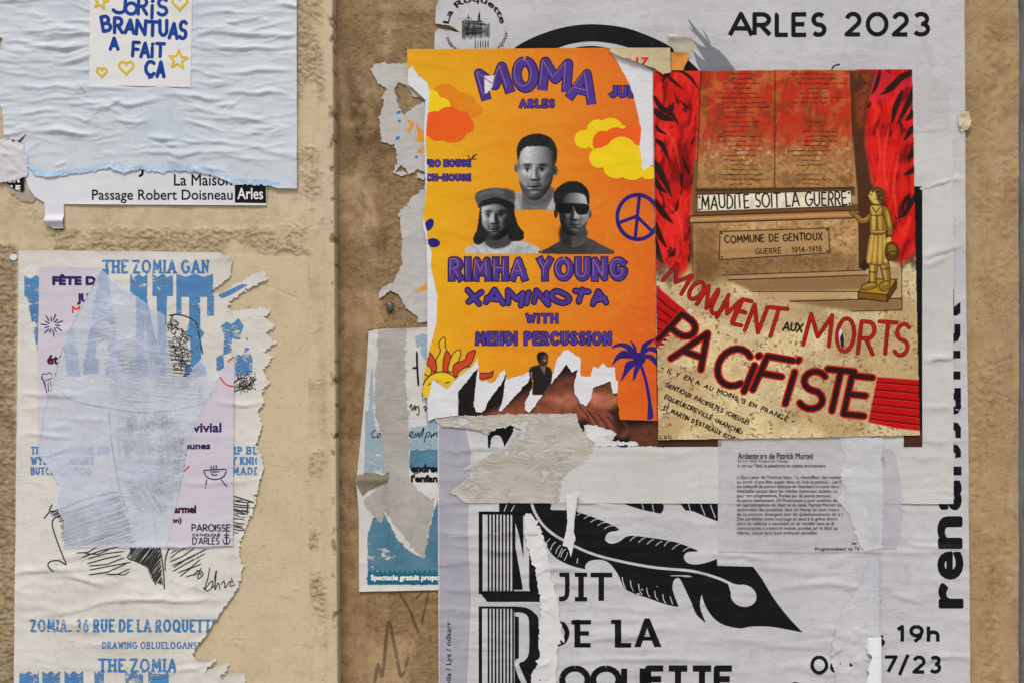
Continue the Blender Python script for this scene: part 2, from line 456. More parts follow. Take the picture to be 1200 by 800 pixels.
class Ridges:
    """creases of a pasted sheet: short ridges, steep on the lower side"""
    def __init__(self): self.r = []; self.flat = None
    def add(self, x0, y0, x1, y1, a, w): self.r.append((x0, y0, x1, y1, a, w)); return self
    def rand(self, n, box, lmin, lmax, a, w, ang=6, seed=1):
        r = random.Random(seed)
        for _ in range(n):
            x, y = r.uniform(box[0], box[2]), r.uniform(box[1], box[3]); l = r.uniform(lmin, lmax); t = math.radians(r.gauss(0, ang))
            self.r.append((x - l / 2 * math.cos(t), y - l / 2 * math.sin(t), x + l / 2 * math.cos(t), y + l / 2 * math.sin(t), a * r.uniform(.3, 1.0), w * r.uniform(.7, 1.4)))
        return self
    def __call__(self, x, y):
        h = np.zeros(x.shape)
        wv = (fbm(x / 36., y / 30., 5, 3) - .5) * 12
        for x0, y0, x1, y1, a, w in self.r:
            m = (x > min(x0, x1) - 8) & (x < max(x0, x1) + 8) & (y > min(y0, y1) - 5 * w - 5) & (y < max(y0, y1) + 5 * w + 5)
            if not m.any(): continue
            xx, yy = x[m], y[m]; vx, vy = x1 - x0, y1 - y0; l = math.hypot(vx, vy); ux, uy = vx / l, vy / l
            t = ((xx - x0) * ux + (yy - y0) * uy) / l; d = -(xx - x0) * uy + (yy - y0) * ux + wv[m]
            env = np.clip(1 - (2 * t - 1) ** 2, 0, 1)
            ws = np.where(d < 0, w * 1.8, w * .6)
            a = a * (.35 + 1.3 * float(vnoise(np.array(x0 / 60. + 9), np.array(y0 / 40. + 5), 61)))
            h[m] += a * env * np.exp(-(d / ws) ** 2)
        if self.flat: h *= 1 - .88 * box_mask(x, y, *self.flat, 3)
        return h

def und(side, x, y):            # slow undulation of the pasted layers, shared by all sheets of one wall
    return (fbm(x / 70., y / 45., 31 if side == 'R' else 57, 3) - .5) * 1.6 + (fbm(x / 22., y / 12., 77, 2) - .5) * .35

class Sheet:
    """a pasted thing: an Empty at its lower edge, its paper and its printed parts draped over one relief"""
    def __init__(self, name, label, cat, side, base, h0, ridges=None, curl=0.0, outl=None, group=None, uk=1.0):
        self.side = side; self.h0 = h0; self.ridges = ridges; self.curl = curl; self.outl = outl; self.uk = uk
        X, Y, Z = world(side, base[0], base[1], h0)
        self.loc = (float(X), float(Y), float(Z))
        self.root = bpy.data.objects.new(name, None); COL.objects.link(self.root); self.root.location = self.loc
        self.root.empty_display_size = .02; tag(self.root, label, cat, group)
    def H(self, x, y):
        h = self.h0 + self.uk * und(self.side, x, y)
        if self.ridges: h = h + self.ridges(x, y)
        if self.curl:
            d = dist_to_poly(x, y, self.outl); k = sstep(.45, .75, fbm(x / 30., y / 30., 91, 2))
            h = h + self.curl * (.25 + k) * np.exp(-d / 3.5)
        return h
    def put(self, name, co, f, mat, off=0.0, attr=None, parent=None, extra=None, label=None):
        if len(f) == 0: return None
        x, y = co[:, 0], co[:, 1]; h = self.H(x, y) + off
        if extra is not None: h = h + extra(x, y)
        o = mesh_obj(name, np.stack(world(self.side, x, y, h), 1), f, mat, parent or self.root, self.loc, attr)
        if label: o["label"] = label
        return o
    def paper(self, name, poly, mat, grid=3.0, off=0.0, cut=(), clip=(), parent=None, extra=None, label=None):
        co, f = cdt_fill(add=[poly], cut=cut, clip=clip, grid=grid)
        return self.put(name, co, f, mat, off, parent=parent, extra=extra, label=label)
    def ink(self, name, mat, add=(), parity=(), clip=(), cut=(), off=.26, grid=2.2, parent=None, label=None):
        off = off + getattr(self, 'print_off', 0.0)
        co, f = cdt_fill(add, parity, clip, cut, grid)
        return self.put(name, co, f, mat, off, parent=parent, label=label)
    def text(self, name, mat, s, box, bold=0.0, clip=(), cut=(), off=.26, spacing=1.0, rot=0.0, fn=None, parent=None):
        p, a = text_polys(s, *box, bold=bold, spacing=spacing, rot=rot, fn=fn)
        return self.ink(name, mat, a, p, clip, cut, off, parent=parent)
    def lines(self, name, mat, pls, wd, off=.26, parent=None, clip=None):
        """many thin drawn strokes as draped ribbons, each at its own tiny height"""
        V = []; F = []; O = []; r = random.Random(5); off = off + getattr(self, 'print_off', 0.0)
        for k, pl in enumerate(pls):
            P = [np.array(pl[0], float)]
            for p in pl[1:]:
                p = np.array(p, float); l = np.hypot(*(p - P[-1])); m = max(1, int(l / 3.0)); a = P[-1]
                for i in range(1, m + 1): P.append(a + (p - a) * i / m)
            if len(P) < 2: continue
            w_ = wd(r) if callable(wd) else wd; n = len(P); b = len(V)
            for i in range(n):
                t = P[min(i + 1, n - 1)] - P[max(i - 1, 0)]; t = t / (np.hypot(*t) + 1e-9); q = np.array((-t[1], t[0])) * w_ / 2
                e = 1 if n < 3 else (.45 if i in (0, n - 1) else 1)
                V.append(P[i] + q * e); V.append(P[i] - q * e); O += [off + k * .0006] * 2
            for i in range(n - 1): F.append((b + 2 * i, b + 2 * i + 2, b + 2 * i + 3, b + 2 * i + 1))
        co = np.array(V); f = np.array(F)
        if clip is not None:
            cc = co[f].mean(1); f = f[inside(cc[:, 0], cc[:, 1], clip)]
        if len(f) == 0: return None
        a, b, c = co[f[:, 0]], co[f[:, 1]], co[f[:, 2]]
        cr = (b[:, 0] - a[:, 0]) * (c[:, 1] - a[:, 1]) - (b[:, 1] - a[:, 1]) * (c[:, 0] - a[:, 0])
        f[cr > 0] = f[cr > 0][:, ::-1]
        O = np.array(O); x, y = co[:, 0], co[:, 1]
        return mesh_obj(name, np.stack(world(self.side, x, y, self.H(x, y) + O), 1), f, mat, parent or self.root, self.loc)

class Canvas:
    """a printed picture: colours painted on a fine grid, later stored in the vertices of the printed sheet"""
    def __init__(self, x0, y0, x1, y1, res, col=(255, 255, 255), alpha=1.0):
        self.nx = int((x1 - x0) * res) + 1; self.ny = int((y1 - y0) * res) + 1
        self.xs = np.linspace(x0, x1, self.nx); self.ys = np.linspace(y0, y1, self.ny)
        self.X, self.Y = np.meshgrid(self.xs, self.ys); self.C = np.ones((self.ny, self.nx, 3)) * np.array(col, float)
        self.A = np.full((self.ny, self.nx), float(alpha)); self.t = (0, 0, 1.0); self.res = res
    def tr(self, P): ox, oy, s = self.t; return [(ox + p[0] / s, oy + p[1] / s) for p in P]
    def win(self, P, m):
        A = np.array(P); i0 = np.searchsorted(self.xs, A[:, 0].min() - m); i1 = np.searchsorted(self.xs, A[:, 0].max() + m)
        j0 = np.searchsorted(self.ys, A[:, 1].min() - m); j1 = np.searchsorted(self.ys, A[:, 1].max() + m)
        return slice(j0, j1), slice(i0, i1)
    def blend(self, sl, cov, col, alpha, cover=True):
        if cov.size == 0: return
        k = (cov * alpha)[..., None]; k = np.where((self.A[sl] < .02)[..., None], 1.0, k)
        col = np.asarray(col, float)
        self.C[sl] = self.C[sl] * (1 - k) + col * k
        if cover: self.A[sl] = np.maximum(self.A[sl], cov)
    def poly(self, P, col, feather=.6, alpha=1.0, tex=None):
        P = self.tr(P); fe = max(feather / self.t[2], .5 / self.res); sl = self.win(P, fe)
        X, Y = self.X[sl], self.Y[sl]
        if X.size == 0: return
        d = dist_to_poly(X, Y, P); d = np.where(inside(X, Y, P), -d, d); cov = sstep(fe, -fe, d) if False else 1 - sstep(-fe, fe, d)
        if tex is not None: cov = cov * tex(X, Y)
        self.blend(sl, cov, col, alpha)
    def ell(self, cx, cy, rx, ry, col, feather=.6, alpha=1.0): self.poly(disc(cx, cy, rx, 22, ry), col, feather, alpha)
    def stroke(self, pl, wd, col, feather=.6, alpha=1.0):
        P = self.tr(pl); h = wd / 2 / self.t[2]; fe = max(feather / self.t[2], .5 / self.res); sl = self.win(P, h + fe); X, Y = self.X[sl], self.Y[sl]
        if X.size == 0: return
        d = np.full(X.shape, 1e9)
        for (ax, ay), (bx, by) in zip(P[:-1], P[1:]):
            vx, vy = bx - ax, by - ay; t = np.clip(((X - ax) * vx + (Y - ay) * vy) / (vx * vx + vy * vy + 1e-9), 0, 1)
            d = np.minimum(d, np.hypot(X - ax - t * vx, Y - ay - t * vy))
        self.blend(sl, 1 - sstep(h - fe, h + fe, d), col, alpha)
    def put(self, sheet, name, mat, off=.2, clip=None, cut=None, parent=None, label=None):
        A = self.A.copy()
        ok = A > .02
        if clip is not None: ok &= inside(self.X, self.Y, clip)
        if cut is not None:
            for q in cut: ok &= ~inside(self.X, self.Y, q)
        q = ok[:-1, :-1] & ok[1:, :-1] & ok[:-1, 1:] & ok[1:, 1:]
        idx = np.arange(self.nx * self.ny).reshape(self.ny, self.nx)
        f = np.stack([idx[:-1, :-1][q], idx[1:, :-1][q], idx[1:, 1:][q], idx[:-1, 1:][q]], 1)
        used, inv = np.unique(f, return_inverse=True); f = inv.reshape(f.shape)
        co = np.stack([self.X.ravel()[used], self.Y.ravel()[used]], 1)
        rgba = np.concatenate([lin(np.clip(self.C, 0, 255)).reshape(-1, 3), A.reshape(-1, 1)], 1)[used]
        return sheet.put(name, co, f, mat, off + getattr(sheet, 'print_off', 0.0), attr={"print": rgba}, parent=parent, label=label)

# ================================================================== the setting
def grid_faces(nr, nc):
    i = np.arange(nr * nc).reshape(nr, nc)
    return np.stack([i[:-1, :-1].ravel(), i[1:, :-1].ravel(), i[1:, 1:].ravel(), i[:-1, 1:].ravel()], 1)
def axis(lo, a, b, hi, fine, coarse):
    return np.concatenate([np.arange(lo, a, coarse), np.arange(a, b, fine), np.arange(b, hi + 1, coarse)])

def wall_mat(name, base, dark, pale, bump, deep):
    """painted lime render: colour from world-space noise and from the wear masks kept on the wall's vertices"""
    m, nt, b = new_mat(name); pos = position(nt)
    def at(n):
        a = nt.nodes.new("ShaderNodeAttribute"); a.attribute_name = n; return a.outputs['Fac']
    n1 = noise_node(nt, pos, 7, 6, .62, .5); n2 = noise_node(nt, pos, 46, 7, .68, .3); n3 = noise_node(nt, pos, 300, 5, .65)
    st = noise_node(nt, mapping(nt, pos, (60, 60, 7)), 1.0, 5, .6, .4)
    c = mixc(nt, ramp(nt, n1, .35, .68), L4(base), L4(pale))
    c = mixc(nt, math_node(nt, 'MULTIPLY', ramp(nt, n2, .48, .72), .55), c, L4(dark))
    c = mixc(nt, math_node(nt, 'MULTIPLY', ramp(nt, st, .5, .72), .35), c, L4(dark))
    c = mixc(nt, math_node(nt, 'MULTIPLY', at("bare"), .5), c, mixc(nt, ramp(nt, n2, .3, .7), L4(dark), L4(base)))
    c = mixc(nt, math_node(nt, 'MULTIPLY', at("clean"), .9), c, mixc(nt, ramp(nt, n1, .3, .7), L4(pale), L4(base)))
    c = mixc(nt, math_node(nt, 'MULTIPLY', at("soil"), ramp(nt, n2, .25, .6)), c, L4(deep))
    c = mixc(nt, math_node(nt, 'MULTIPLY', ramp(nt, noise_node(nt, pos, 190, 3, .5), .68, .74), .5), c, L4(deep))
    nt.links.new(c, b.inputs['Base Color']); b.inputs['Roughness'].default_value = .85; b.inputs['Specular IOR Level'].default_value = .2
    k = math_node(nt, 'ADD', .34, math_node(nt, 'MULTIPLY', at("bare"), 1.0))
    h = math_node(nt, 'ADD', math_node(nt, 'ADD', math_node(nt, 'MULTIPLY', n3, .5), math_node(nt, 'MULTIPLY', ramp(nt, noise_node(nt, pos, 150, 4, .7), .58, .66), -.5)), math_node(nt, 'MULTIPLY', noise_node(nt, pos, 190, 7, .72, .8), 1.2))
    h = math_node(nt, 'MULTIPLY', h, k)
    bp = nt.nodes.new("ShaderNodeBump"); bp.inputs['Distance'].default_value = bump; nt.links.new(h, bp.inputs['Height']); nt.links.new(bp.outputs[0], b.inputs['Normal'])
    return m

def box_mask(x, y, x0, y0, x1, y1, f=3.0):
    return sstep(x0 - f, x0 + f, x) * (1 - sstep(x1 - f, x1 + f, x)) * sstep(y0 - f, y0 + f, y) * (1 - sstep(y1 - f, y1 + f, y))

# --- pavement
def flat_mat(name, col, col2, sc, bump):
    m, nt, b = new_mat(name); pos = position(nt); n = noise_node(nt, pos, sc, 6, .65)
    nt.links.new(mixc(nt, ramp(nt, n, .35, .7), L4(col), L4(col2)), b.inputs['Base Color']); b.inputs['Roughness'].default_value = .85
    bp = nt.nodes.new("ShaderNodeBump"); bp.inputs['Distance'].default_value = bump; nt.links.new(n, bp.inputs['Height']); nt.links.new(bp.outputs[0], b.inputs['Normal'])
    return m
pv = mesh_obj("pavement", [(-60, -60, 0), (60, -60, 0), (60, 60, 0), (-60, 60, 0)], [(0, 1, 2, 3)], flat_mat("pavement_stone", (150, 142, 130), (176, 168, 154), 14, .004), smooth=False)
pv["kind"] = "structure"

# --- recessed wall: fine relief where the photograph looks, plain beyond
WALL_MAT = wall_mat("wall_render", (168, 137, 97), (130, 99, 64), (192, 166, 128), .0022, (84, 60, 36))
def wall_relief(x, y):
    band = sstep(1128, 1142, x)
    rough = sstep(.42, .62, fbm(x / 42., y / 60., 3, 4))
    rough = np.maximum(rough, .8 * box_mask(x, y, 440, 315, 500, 385, 8))
    rough = np.clip(rough * (1 - .6 * band) + band * sstep(.5, .62, fbm(x / 20., y / 48., 9, 3)), 0, 1)
    rough *= np.where(x < 430, .25, 1)
    h = -1.2 + rough * ((fbm(x / 5., y / 5., 21, 4) - .45) * 2.4 + np.clip(.16 - np.abs(fbm(x / 6., y / 5., 22, 4) - .5), 0, 1) * 7 - .4) + (fbm(x / 60., y / 90., 2, 3) - .5) * 1.2
    # brushed recess: the scraped field starts a little right of the pilaster
    h += .7 * (1 - sstep(409, 416, x + 5 * (fbm(x / 9., y / 14., 8) - .5))) * sstep(10, 22, y)
    # crack and old paste lumps on the right band
    for (cx, cy, r, a) in ((1156, 452, 10, 2.4), (1164, 470, 8, 2.4), (1150, 486, 9, 2.2), (1160, 495, 10, 2.6), (1170, 440, 6, 1.8), (1147, 470, 6, 1.6), (1168, 120, 8, 1.0), (1150, 98, 12, 1.0), (1160, 60, 10, .8)):
        d = np.hypot(x - cx, (y - cy) * .8); h += a * np.exp(-(d / r) ** 2) * np.clip(fbm(x / 3.5, y / 3.5, 41, 3) - .3, 0, 1) * 2
    yc = 437 - (x - 1136) * .36 + 4 * (fbm(x / 9., y * 0, 5) - .5)
    h -= 1.1 * np.exp(-((y - yc) / 1.2) ** 2) * ((x > 1134) & (x < 1190))
    return h
xs = axis(-2600, 380, 1204, 3000, 2.0, 100.); ys = axis(-1600, -20, 820, 1900, 2.0, 100.)
X, Y = np.meshgrid(xs, ys); x, y = X.ravel(), Y.ravel()
h = wall_relief(x, y)
bare = np.clip(sstep(.40, .62, fbm(x / 42., y / 60., 3, 4)) + .5 * sstep(.5, .7, fbm(x / 14., y / 22., 12, 3)), 0, 1) * np.where(x < 1120, 1, .35)
clean = np.clip((1 - sstep(12, 22, y + 10 * (fbm(x / 30., y * 0, 4) - .5))) * .8 + .8 * sstep(1132, 1145, x) * sstep(.35, .6, fbm(x / 16., y / 60., 14, 3)), 0, 1) * ((x > 392) & (x < 1210))
soil = np.clip(.5 * box_mask(x, y, 405, 40, 472, 330, 14) * sstep(.38, .62, fbm(x / 26., y / 34., 6, 4)) + .25 * (1 - sstep(400, 432, x)) * (x > 380) + .45 * box_mask(x, y, 412, 118, 446, 165, 8) + .3 * box_mask(x, y, 395, 380, 432, 820, 10)
               + .45 * box_mask(x, y, 440, 12, 500, 24, 5) + .5 * box_mask(x, y, 435, 75, 470, 120, 10), 0, 1)
zz = np.stack(world('R', x, y, h), 1); zz[:, 2] = np.maximum(zz[:, 2], 0.0)
wall = mesh_obj("rendered_wall", zz, grid_faces(len(ys), len(xs)), WALL_MAT, attr={"bare": bare, "clean": clean, "soil": soil})
tag(wall, "brown stained lime-rendered wall set back beside the cream pilaster", "wall")

# --- pilaster with a worn, rounded edge
PIL_MAT = wall_mat("pilaster_render", (202, 182, 146), (172, 146, 106), (214, 198, 166), .0019, (116, 88, 54))
xs = axis(-700, -30, 386, 386, 1.6, 110.); ys = axis(-1600, -20, 820, 1900, 1.6, 100.)
xs = xs[xs < 386]
prof = [(386.0, 0.0), (388.0, 0.0), (390.0, 0.0), (391.4, .15), (392.3, .8), (392.7, 2.2), (392.9, 5.0), (393.0, 14.0), (393.0, 31.0)]
cx = np.concatenate([xs, [p[0] for p in prof]]); cb = np.concatenate([np.zeros(len(xs)), [p[1] for p in prof]])
X, Y = np.meshgrid(cx, ys); B = np.tile(cb, (len(ys), 1)); x, y, bk = X.ravel(), Y.ravel(), B.ravel()
lean = (y - 400) * .0075 * sstep(300, 386, x)
nz = fbm(x / 30., y / 30., 71, 4)
strip = np.clip(box_mask(x, y, -40, 285, 19, 850, 4) + box_mask(x, y, 60, 268, 362, 297, 5) * sstep(.3, .5, nz) + .6 * box_mask(x, y, 346, -20, 380, 850, 9) * sstep(.45, .65, nz)
                + box_mask(x, y, 349, -20, 384, 120, 6) * sstep(.35, .55, nz) + .3 * box_mask(x, y, 362, 560, 380, 850, 6) * sstep(.4, .6, nz), 0, 1)
patch = box_mask(x, y, 200, 299, 361, 860, .8) * (1 - .5 * sstep(.6, .75, fbm(x / 12., y / 12., 23, 3)) * (y > 740))
edge = sstep(378, 386, x)
rough = np.clip(strip + .25 * sstep(.55, .7, nz), 0, 1) * (1 - patch) * (1 - .8 * edge)
rid = .55 * np.abs(fbm(x / 9., y / 5.5, 44, 4) - .5) * 2 + .6 * np.abs(fbm(x / 4.2, y / 2.8, 46, 3) - .5) * 2
h = -1.3 + rough * (np.clip(.34 - rid, 0, 1) * 8.5 - .7) + (fbm(x / 70., y / 70., 45, 3) - .5) * .9 + .55 * patch * (1 - .0)
h += .5 * box_mask(x, y, -40, -40, 364, 860, .8) * (y > 297) * (1 - patch) * 0
for (cx_, cy_, r_, a_) in ((272, 700, 7, 1.6), (278, 752, 9, 1.8), (338, 694, 11, 1.3), (345, 268, 14, 2.0), (362, 271, 10, 1.6), (130, 283, 20, 1.6), (190, 286, 16, 1.4), (250, 284, 12, 1.4)):
    d = np.hypot(x - cx_, (y - cy_) * 1.3); h += a_ * np.exp(-(d / r_) ** 2) * np.clip(fbm(x / 4., y / 3., 47, 3) - .32, 0, 1) * 2.2
chip = sstep(.58, .66, fbm(y / 9., x / 6. + 3., 52, 4)) * sstep(385, 390, x)
bk2 = bk + chip * 1.2 * (1 - sstep(4, 10, bk))
yc = 330 + (x - 300) * .42; h -= .7 * np.exp(-((y - yc) / 1.0) ** 2) * ((x > 296) & (x < 356) & (y > 318) & (y < 350))
front = bk < 3
co = np.stack(world('L', x + np.where(front, lean, (y - 400) * .0075) - chip * .8, y, np.where(front, h, -.6) - bk2), 1); co[:, 2] = np.maximum(co[:, 2], 0)
pil = mesh_obj("rendered_pilaster", co, grid_faces(len(ys), len(cx)), PIL_MAT,
               attr={"bare": np.clip(rough * .75, 0, 1), "clean": np.clip(patch * .8 + .75 * edge, 0, 1), "soil": np.clip(chip * .9 + .55 * box_mask(x, y, -40, 290, 18, 860, 3) + .08 * sstep(.6, .75, nz), 0, 1)})
tag(pil, "cream painted pilaster with flaking render and a chipped rounded edge", "pilaster")

# --- grey metal post at the wall's other edge
def post():
    prof = [(1188, -5.0), (1194, -4.5), (1194.5, -.2), (1197, 1.2), (1215, 1.6), (1262, 1.6), (1266, 0), (1267, -6)]
    ys_ = np.concatenate([[-1600, -800, -400], np.arange(-20, 821, 20), [1100, 1500, 1900]])
    X, Y = np.meshgrid([p[0] for p in prof], ys_); Hh = np.tile([p[1] for p in prof], (len(ys_), 1))
    x, y = X.ravel(), Y.ravel(); wob = (fbm(y / 40., y * 0, 19, 2) - .5) * 1.6
    co = np.stack(world('R', x + wob, y, Hh.ravel() + .4), 1); co[:, 2] = np.maximum(co[:, 2], 0)
    m, nt, b = new_mat("grey_paint"); pos = position(nt); n = noise_node(nt, mapping(nt, pos, (90, 90, 12)), 1, 6, .65)
    nt.links.new(mixc(nt, ramp(nt, n, .4, .7), L4((104, 112, 112)), L4((66, 70, 70))), b.inputs['Base Color']); b.inputs['Roughness'].default_value = .5
    o = mesh_obj("metal_frame", co, grid_faces(len(ys_), len(prof)), m)
    tag(o, "grey painted metal frame bordering the bare strip of rendered wall", "frame")
post()

# ================================================================== sheets on the pilaster
BLACK = ink_mat("black_ink", (14, 14, 17), .12, (22, 22, 25))
BLACKS = ink_mat("black_ink_solid", (13, 13, 16), 0, (20, 20, 24))
PENCIL = ink_mat("pencil", (44, 43, 44), .28, wscale=420)
WHITE_INK = ink_mat("white_print", (226, 224, 218), .1)

# --- white exhibition poster peeking out under the blue-white sheet
P = outline([(29, 150), (29.5, 207), (34, 221), (41, 231), (52, 237.5), (70, 239.5), (312.5, 241), (312.5, 150)])
s = Sheet("exhibition_poster", "white poster strip with a black address tag, showing under the creased blue-white sheet", "poster", 'L', (170, 241), .7, Ridges().rand(6, (40, 205, 300, 238), 20, 60, .4, 3, seed=3), .7, P)
EX = paper_mat("exhibition_paper", (222, 222, 226), (205, 205, 212), bump=.5, rough=.55, grime=.1)
s.paper("paper_sheet", P, EX, 3)
s.ink("address_tag", BLACKS, [[(275.5, 205), (312, 205), (312, 238.5), (275.5, 238)]], off=.1)
s.text("street_lettering", BLACK, "Passage Robert Doisneau", (108, 222.5, 273, 238.5), .35)
s.text("venue_lettering", BLACK, "La Maison", (204, 204.5, 272, 218), .35)
s.text("town_lettering", ink_mat("white_ink", (225, 225, 225), .18), "Arles", (278.5, 220.5, 308.5, 234), .4, off=.2)
s.ink("letter_tail", BLACKS, stroke_polys(smooth([(167, 196), (167, 204), (164, 206.5)]), 3), off=.12)

# --- crumpled scrap and its torn black tag
P = outline([(-30, 160, 1), (6, 163, 1), (20, 165, 1), (28, 170, 1), (33, 184, 1), (33, 205, 1), (24, 210, 1), (8, 214, 1), (-30, 216, 1)], 1.2, 2, 5)
s = Sheet("crumpled_paper_scrap", "small crumpled greyish paper scrap beside the torn corner of the blue-white sheet", "paper scrap", 'L', (5, 215), 2.2, Ridges().rand(26, (-10, 163, 35, 214), 8, 22, 1.3, 2.2, 50, seed=8), .8, P)
s.paper("paper_sheet", P, paper_mat("scrap_paper", (214, 212, 216), (188, 184, 184), bump=1.4), 1.8)
P = outline([(-30, 204, 1), (28, 203), (28.5, 224, 1), (18, 223, 1), (10, 216, 1), (3, 214, 1), (-30, 214)], .7, 2, 6)
s = Sheet("black_tag_scrap", "torn black tag with white capitals under the crumpled scrap", "paper scrap", 'L', (10, 224), 1.6, None, .3, P)
tp = s.paper("paper_sheet", P, BLACKS, 2)
s.text("upper_lettering", WHITE_INK, "HON", (2, 206.5, 23.5, 214.5), 1.1, clip=[P], off=.2)
s.text("lower_lettering", WHITE_INK, "ILE", (10, 217.5, 24.5, 225), 1.1, clip=[P], off=.2)
P = outline([(6, 214, 1), (20, 222, 1), (30, 224, 1), (42, 233, 1), (40, 237, 1), (26, 236, 1), (12, 226, 1)], .9, 2, 9)
s = Sheet("grey_paper_remnant", "smudged grey paper remnant stuck to the render below the black tag", "paper scrap", 'L', (25, 237), .3, None, 0, P)
s.paper("paper_sheet", P, paper_mat("grey_remnant", (176, 168, 156), (150, 138, 118), bump=1.5), 2)

# --- small rolled tab
P = [(52, 237), (75, 237), (75.5, 258), (74.5, 268), (63, 268), (53.5, 262), (53, 250)]
s = Sheet("paper_tab", "small white paper tab curling out under the exhibition poster", "paper tab", 'L', (64, 268), .5, None, 0, P)
roll = lambda x, y: 5.5 * np.exp(-((y - 259) / 4.2) ** 2) + .8
s.paper("paper_strip", P, EX, 1.5, extra=roll)
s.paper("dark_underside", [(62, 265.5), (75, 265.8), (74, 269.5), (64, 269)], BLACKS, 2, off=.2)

# --- big creased blue-white sheet
TL = [(-60, -60), (348, -60), (348.5, 221.5), (327, 221, 1), (313, 217.5, 1), (277, 217, 1), (259, 210, 1), (240, 204, 1), (210, 201, 1), (176, 202, 1), (165, 198, 1), (146, 204, 1),
      (127, 197, 1), (109, 201, 1), (86, 204, 1), (56, 208, 1), (41, 206, 1), (34, 196, 1), (28, 180, 1), (26, 167, 1), (32, 157, 1), (22, 165, 1), (4, 163, 1), (5, 140, 1), (1, 124, 1), (-3, 100, 1), (3, 45, 1), (-60, 40)]
P = outline(TL, 1.0, 2.2, 11)
R = Ridges().rand(130, (-10, -10, 355, 195), 14, 80, 1.2, 1.5, 9, seed=21).rand(40, (-10, 90, 355, 200), 12, 40, 1.4, 1.4, 22, seed=27).rand(110, (-10, -10, 110, 150), 20, 90, 1.0, 1.5, 4, seed=22).rand(90, (225, -10, 350, 190), 15, 80, 1.0, 1.6, 7, seed=23)
for a in ((25, 102, 165, 106, 2.4, 2.6), (28, 157, 128, 155, 2.3, 2.4), (30, 52, 106, 58, 2.0, 2.2), (20, 70, 108, 72, 2.0, 2.2), (24, 34, 106, 37, 2.2, 2.2), (128, 123, 188, 121, 2.0, 2.2), (130, 138, 176, 145, 2.0, 2.2),
          (140, 181, 292, 181, 2.2, 2.6), (246, 138, 300, 135, 2.0, 2.2), (172, 162, 208, 164, 1.8, 2), (230, 58, 345, 56, 2.0, 2.2), (225, 39, 345, 42, 1.8, 2.2), (260, 108, 345, 112, 1.8, 2.2), (255, 85, 345, 84, 1.8, 2.2), (228, 18, 345, 12, 1.8, 2.2), (180, 112, 270, 115, 1.8, 2.4)): R.add(*a)
R.flat = (107, -40, 223, 99)
s = Sheet("blue_backed_sheet", "large creased blue-white paper sheet with a torn lower edge, high on the pilaster", "poster", 'L', (180, 222), 1.7, R, 1.2, P)
s.paper("paper_sheet", P, paper_mat("blue_back_paper", (208, 214, 219), (186, 200, 214), .7, 1.1, .8, grime=.25), 1.8)
# bare blue rim along the tear
rim = TL[3:20]; low = [(p[0], p[1]) for p in rim]; up = [(p[0] + 1.5, p[1] - 5 - 5 * random.random()) for p in rim][::-1]
s.paper("torn_rim", torn(low + up, .8, 2.2, 13), ink_mat("blue_fibre", (164, 190, 214), .52, wscale=90), 2.2, off=.16, clip=[P])

# --- note stuck on the sheet
P = [(106.5, -40), (226.5, -40), (224, 103), (105, 100)]
note = Sheet("handwritten_note", "small white note with blue handwriting, yellow stars and hearts on the creased sheet", "note", 'L', (165, 102), 2.5, Ridges().rand(8, (110, 0, 220, 98), 30, 80, .35, 4, seed=4), .3, P)
note.paper("paper_sheet", P, paper_mat("note_paper", (226, 227, 224), (216, 217, 214), .3, .35, .6, grime=.08), 3)
BLUE = ink_mat("blue_marker", (22, 58, 140), .0, (34, 74, 160), .4); YEL = ink_mat("yellow_marker", (216, 182, 30), .0, (226, 194, 40), .4)
note.ink("first_line_lettering", BLUE, [q for a in (('J', 141, 6, 13, 20, 4), ('O', 154.5, 11, 13, 13, 0), ('R', 168, 8, 10, 19, 2), ('i', 180, 12, 2, 20, 2), ('S', 191, 9, 11, 19, 4)) for q in place_letter(*a[:6], 4.0)])
note.ink("second_line_lettering", BLUE, [q for a in (('B', 125, 28.5, 9, 17, -10), ('R', 139.5, 30.5, 9, 17, 0), ('A', 153, 32, 10, 15, 4), ('N', 166, 33, 10, 16, 4), ('T', 179.5, 34.5, 12, 16, 2), ('U', 192, 33.5, 8, 17, 0), ('A', 204, 37, 9, 17, 4), ('S', 215, 36, 8, 20, 6)) for q in place_letter(*a[:6], 4.2)])
note.ink("third_line_lettering", BLUE, [q for a in (('A', 134.5, 52, 9, 13, 0), ('F', 160, 58.5, 7, 16, 4), ('A', 170.5, 59.5, 9, 16, 2), ('i', 180, 60, 2, 15, 2), ('T', 188.5, 59.5, 9, 15, 2)) for q in place_letter(*a[:6], 4.0)])
note.ink("fourth_line_lettering", BLUE, [q for a in (('C', 176.5, 81, 10, 16, 0), ('A', 189, 82, 8, 17, 2)) for q in place_letter(*a[:6], 4.2)] + stroke_polys([(177, 88), (179, 91), (175, 92)], 2.6))
def heart(cx, cy, r): return [(cx + r * (16 * math.sin(t) ** 3) / 17, cy - r * (13 * math.cos(t) - 5 * math.cos(2 * t) - 2 * math.cos(3 * t) - math.cos(4 * t)) / 17) for t in [k * 2 * math.pi / 26 for k in range(26)]]
def star(cx, cy, r, rot): return [(cx + (r if k % 2 == 0 else r * .42) * math.sin(rot + k * math.pi / 5), cy - (r if k % 2 == 0 else r * .42) * math.cos(rot + k * math.pi / 5)) for k in range(10)]
for cx, cy, r in ((120, 85, 6.2), (148.5, 79.5, 9), (211.5, 4, 9.5)): note.ink("drawn_heart", YEL, stroke_polys(heart(cx, cy, r), 2.6, closed=True))
for cx, cy, r, a in ((209.5, 71, 11.5, .1), (119, 3, 9, .2)): note.ink("drawn_star", YEL, stroke_polys(star(cx, cy, r, a), 2.4, closed=True))

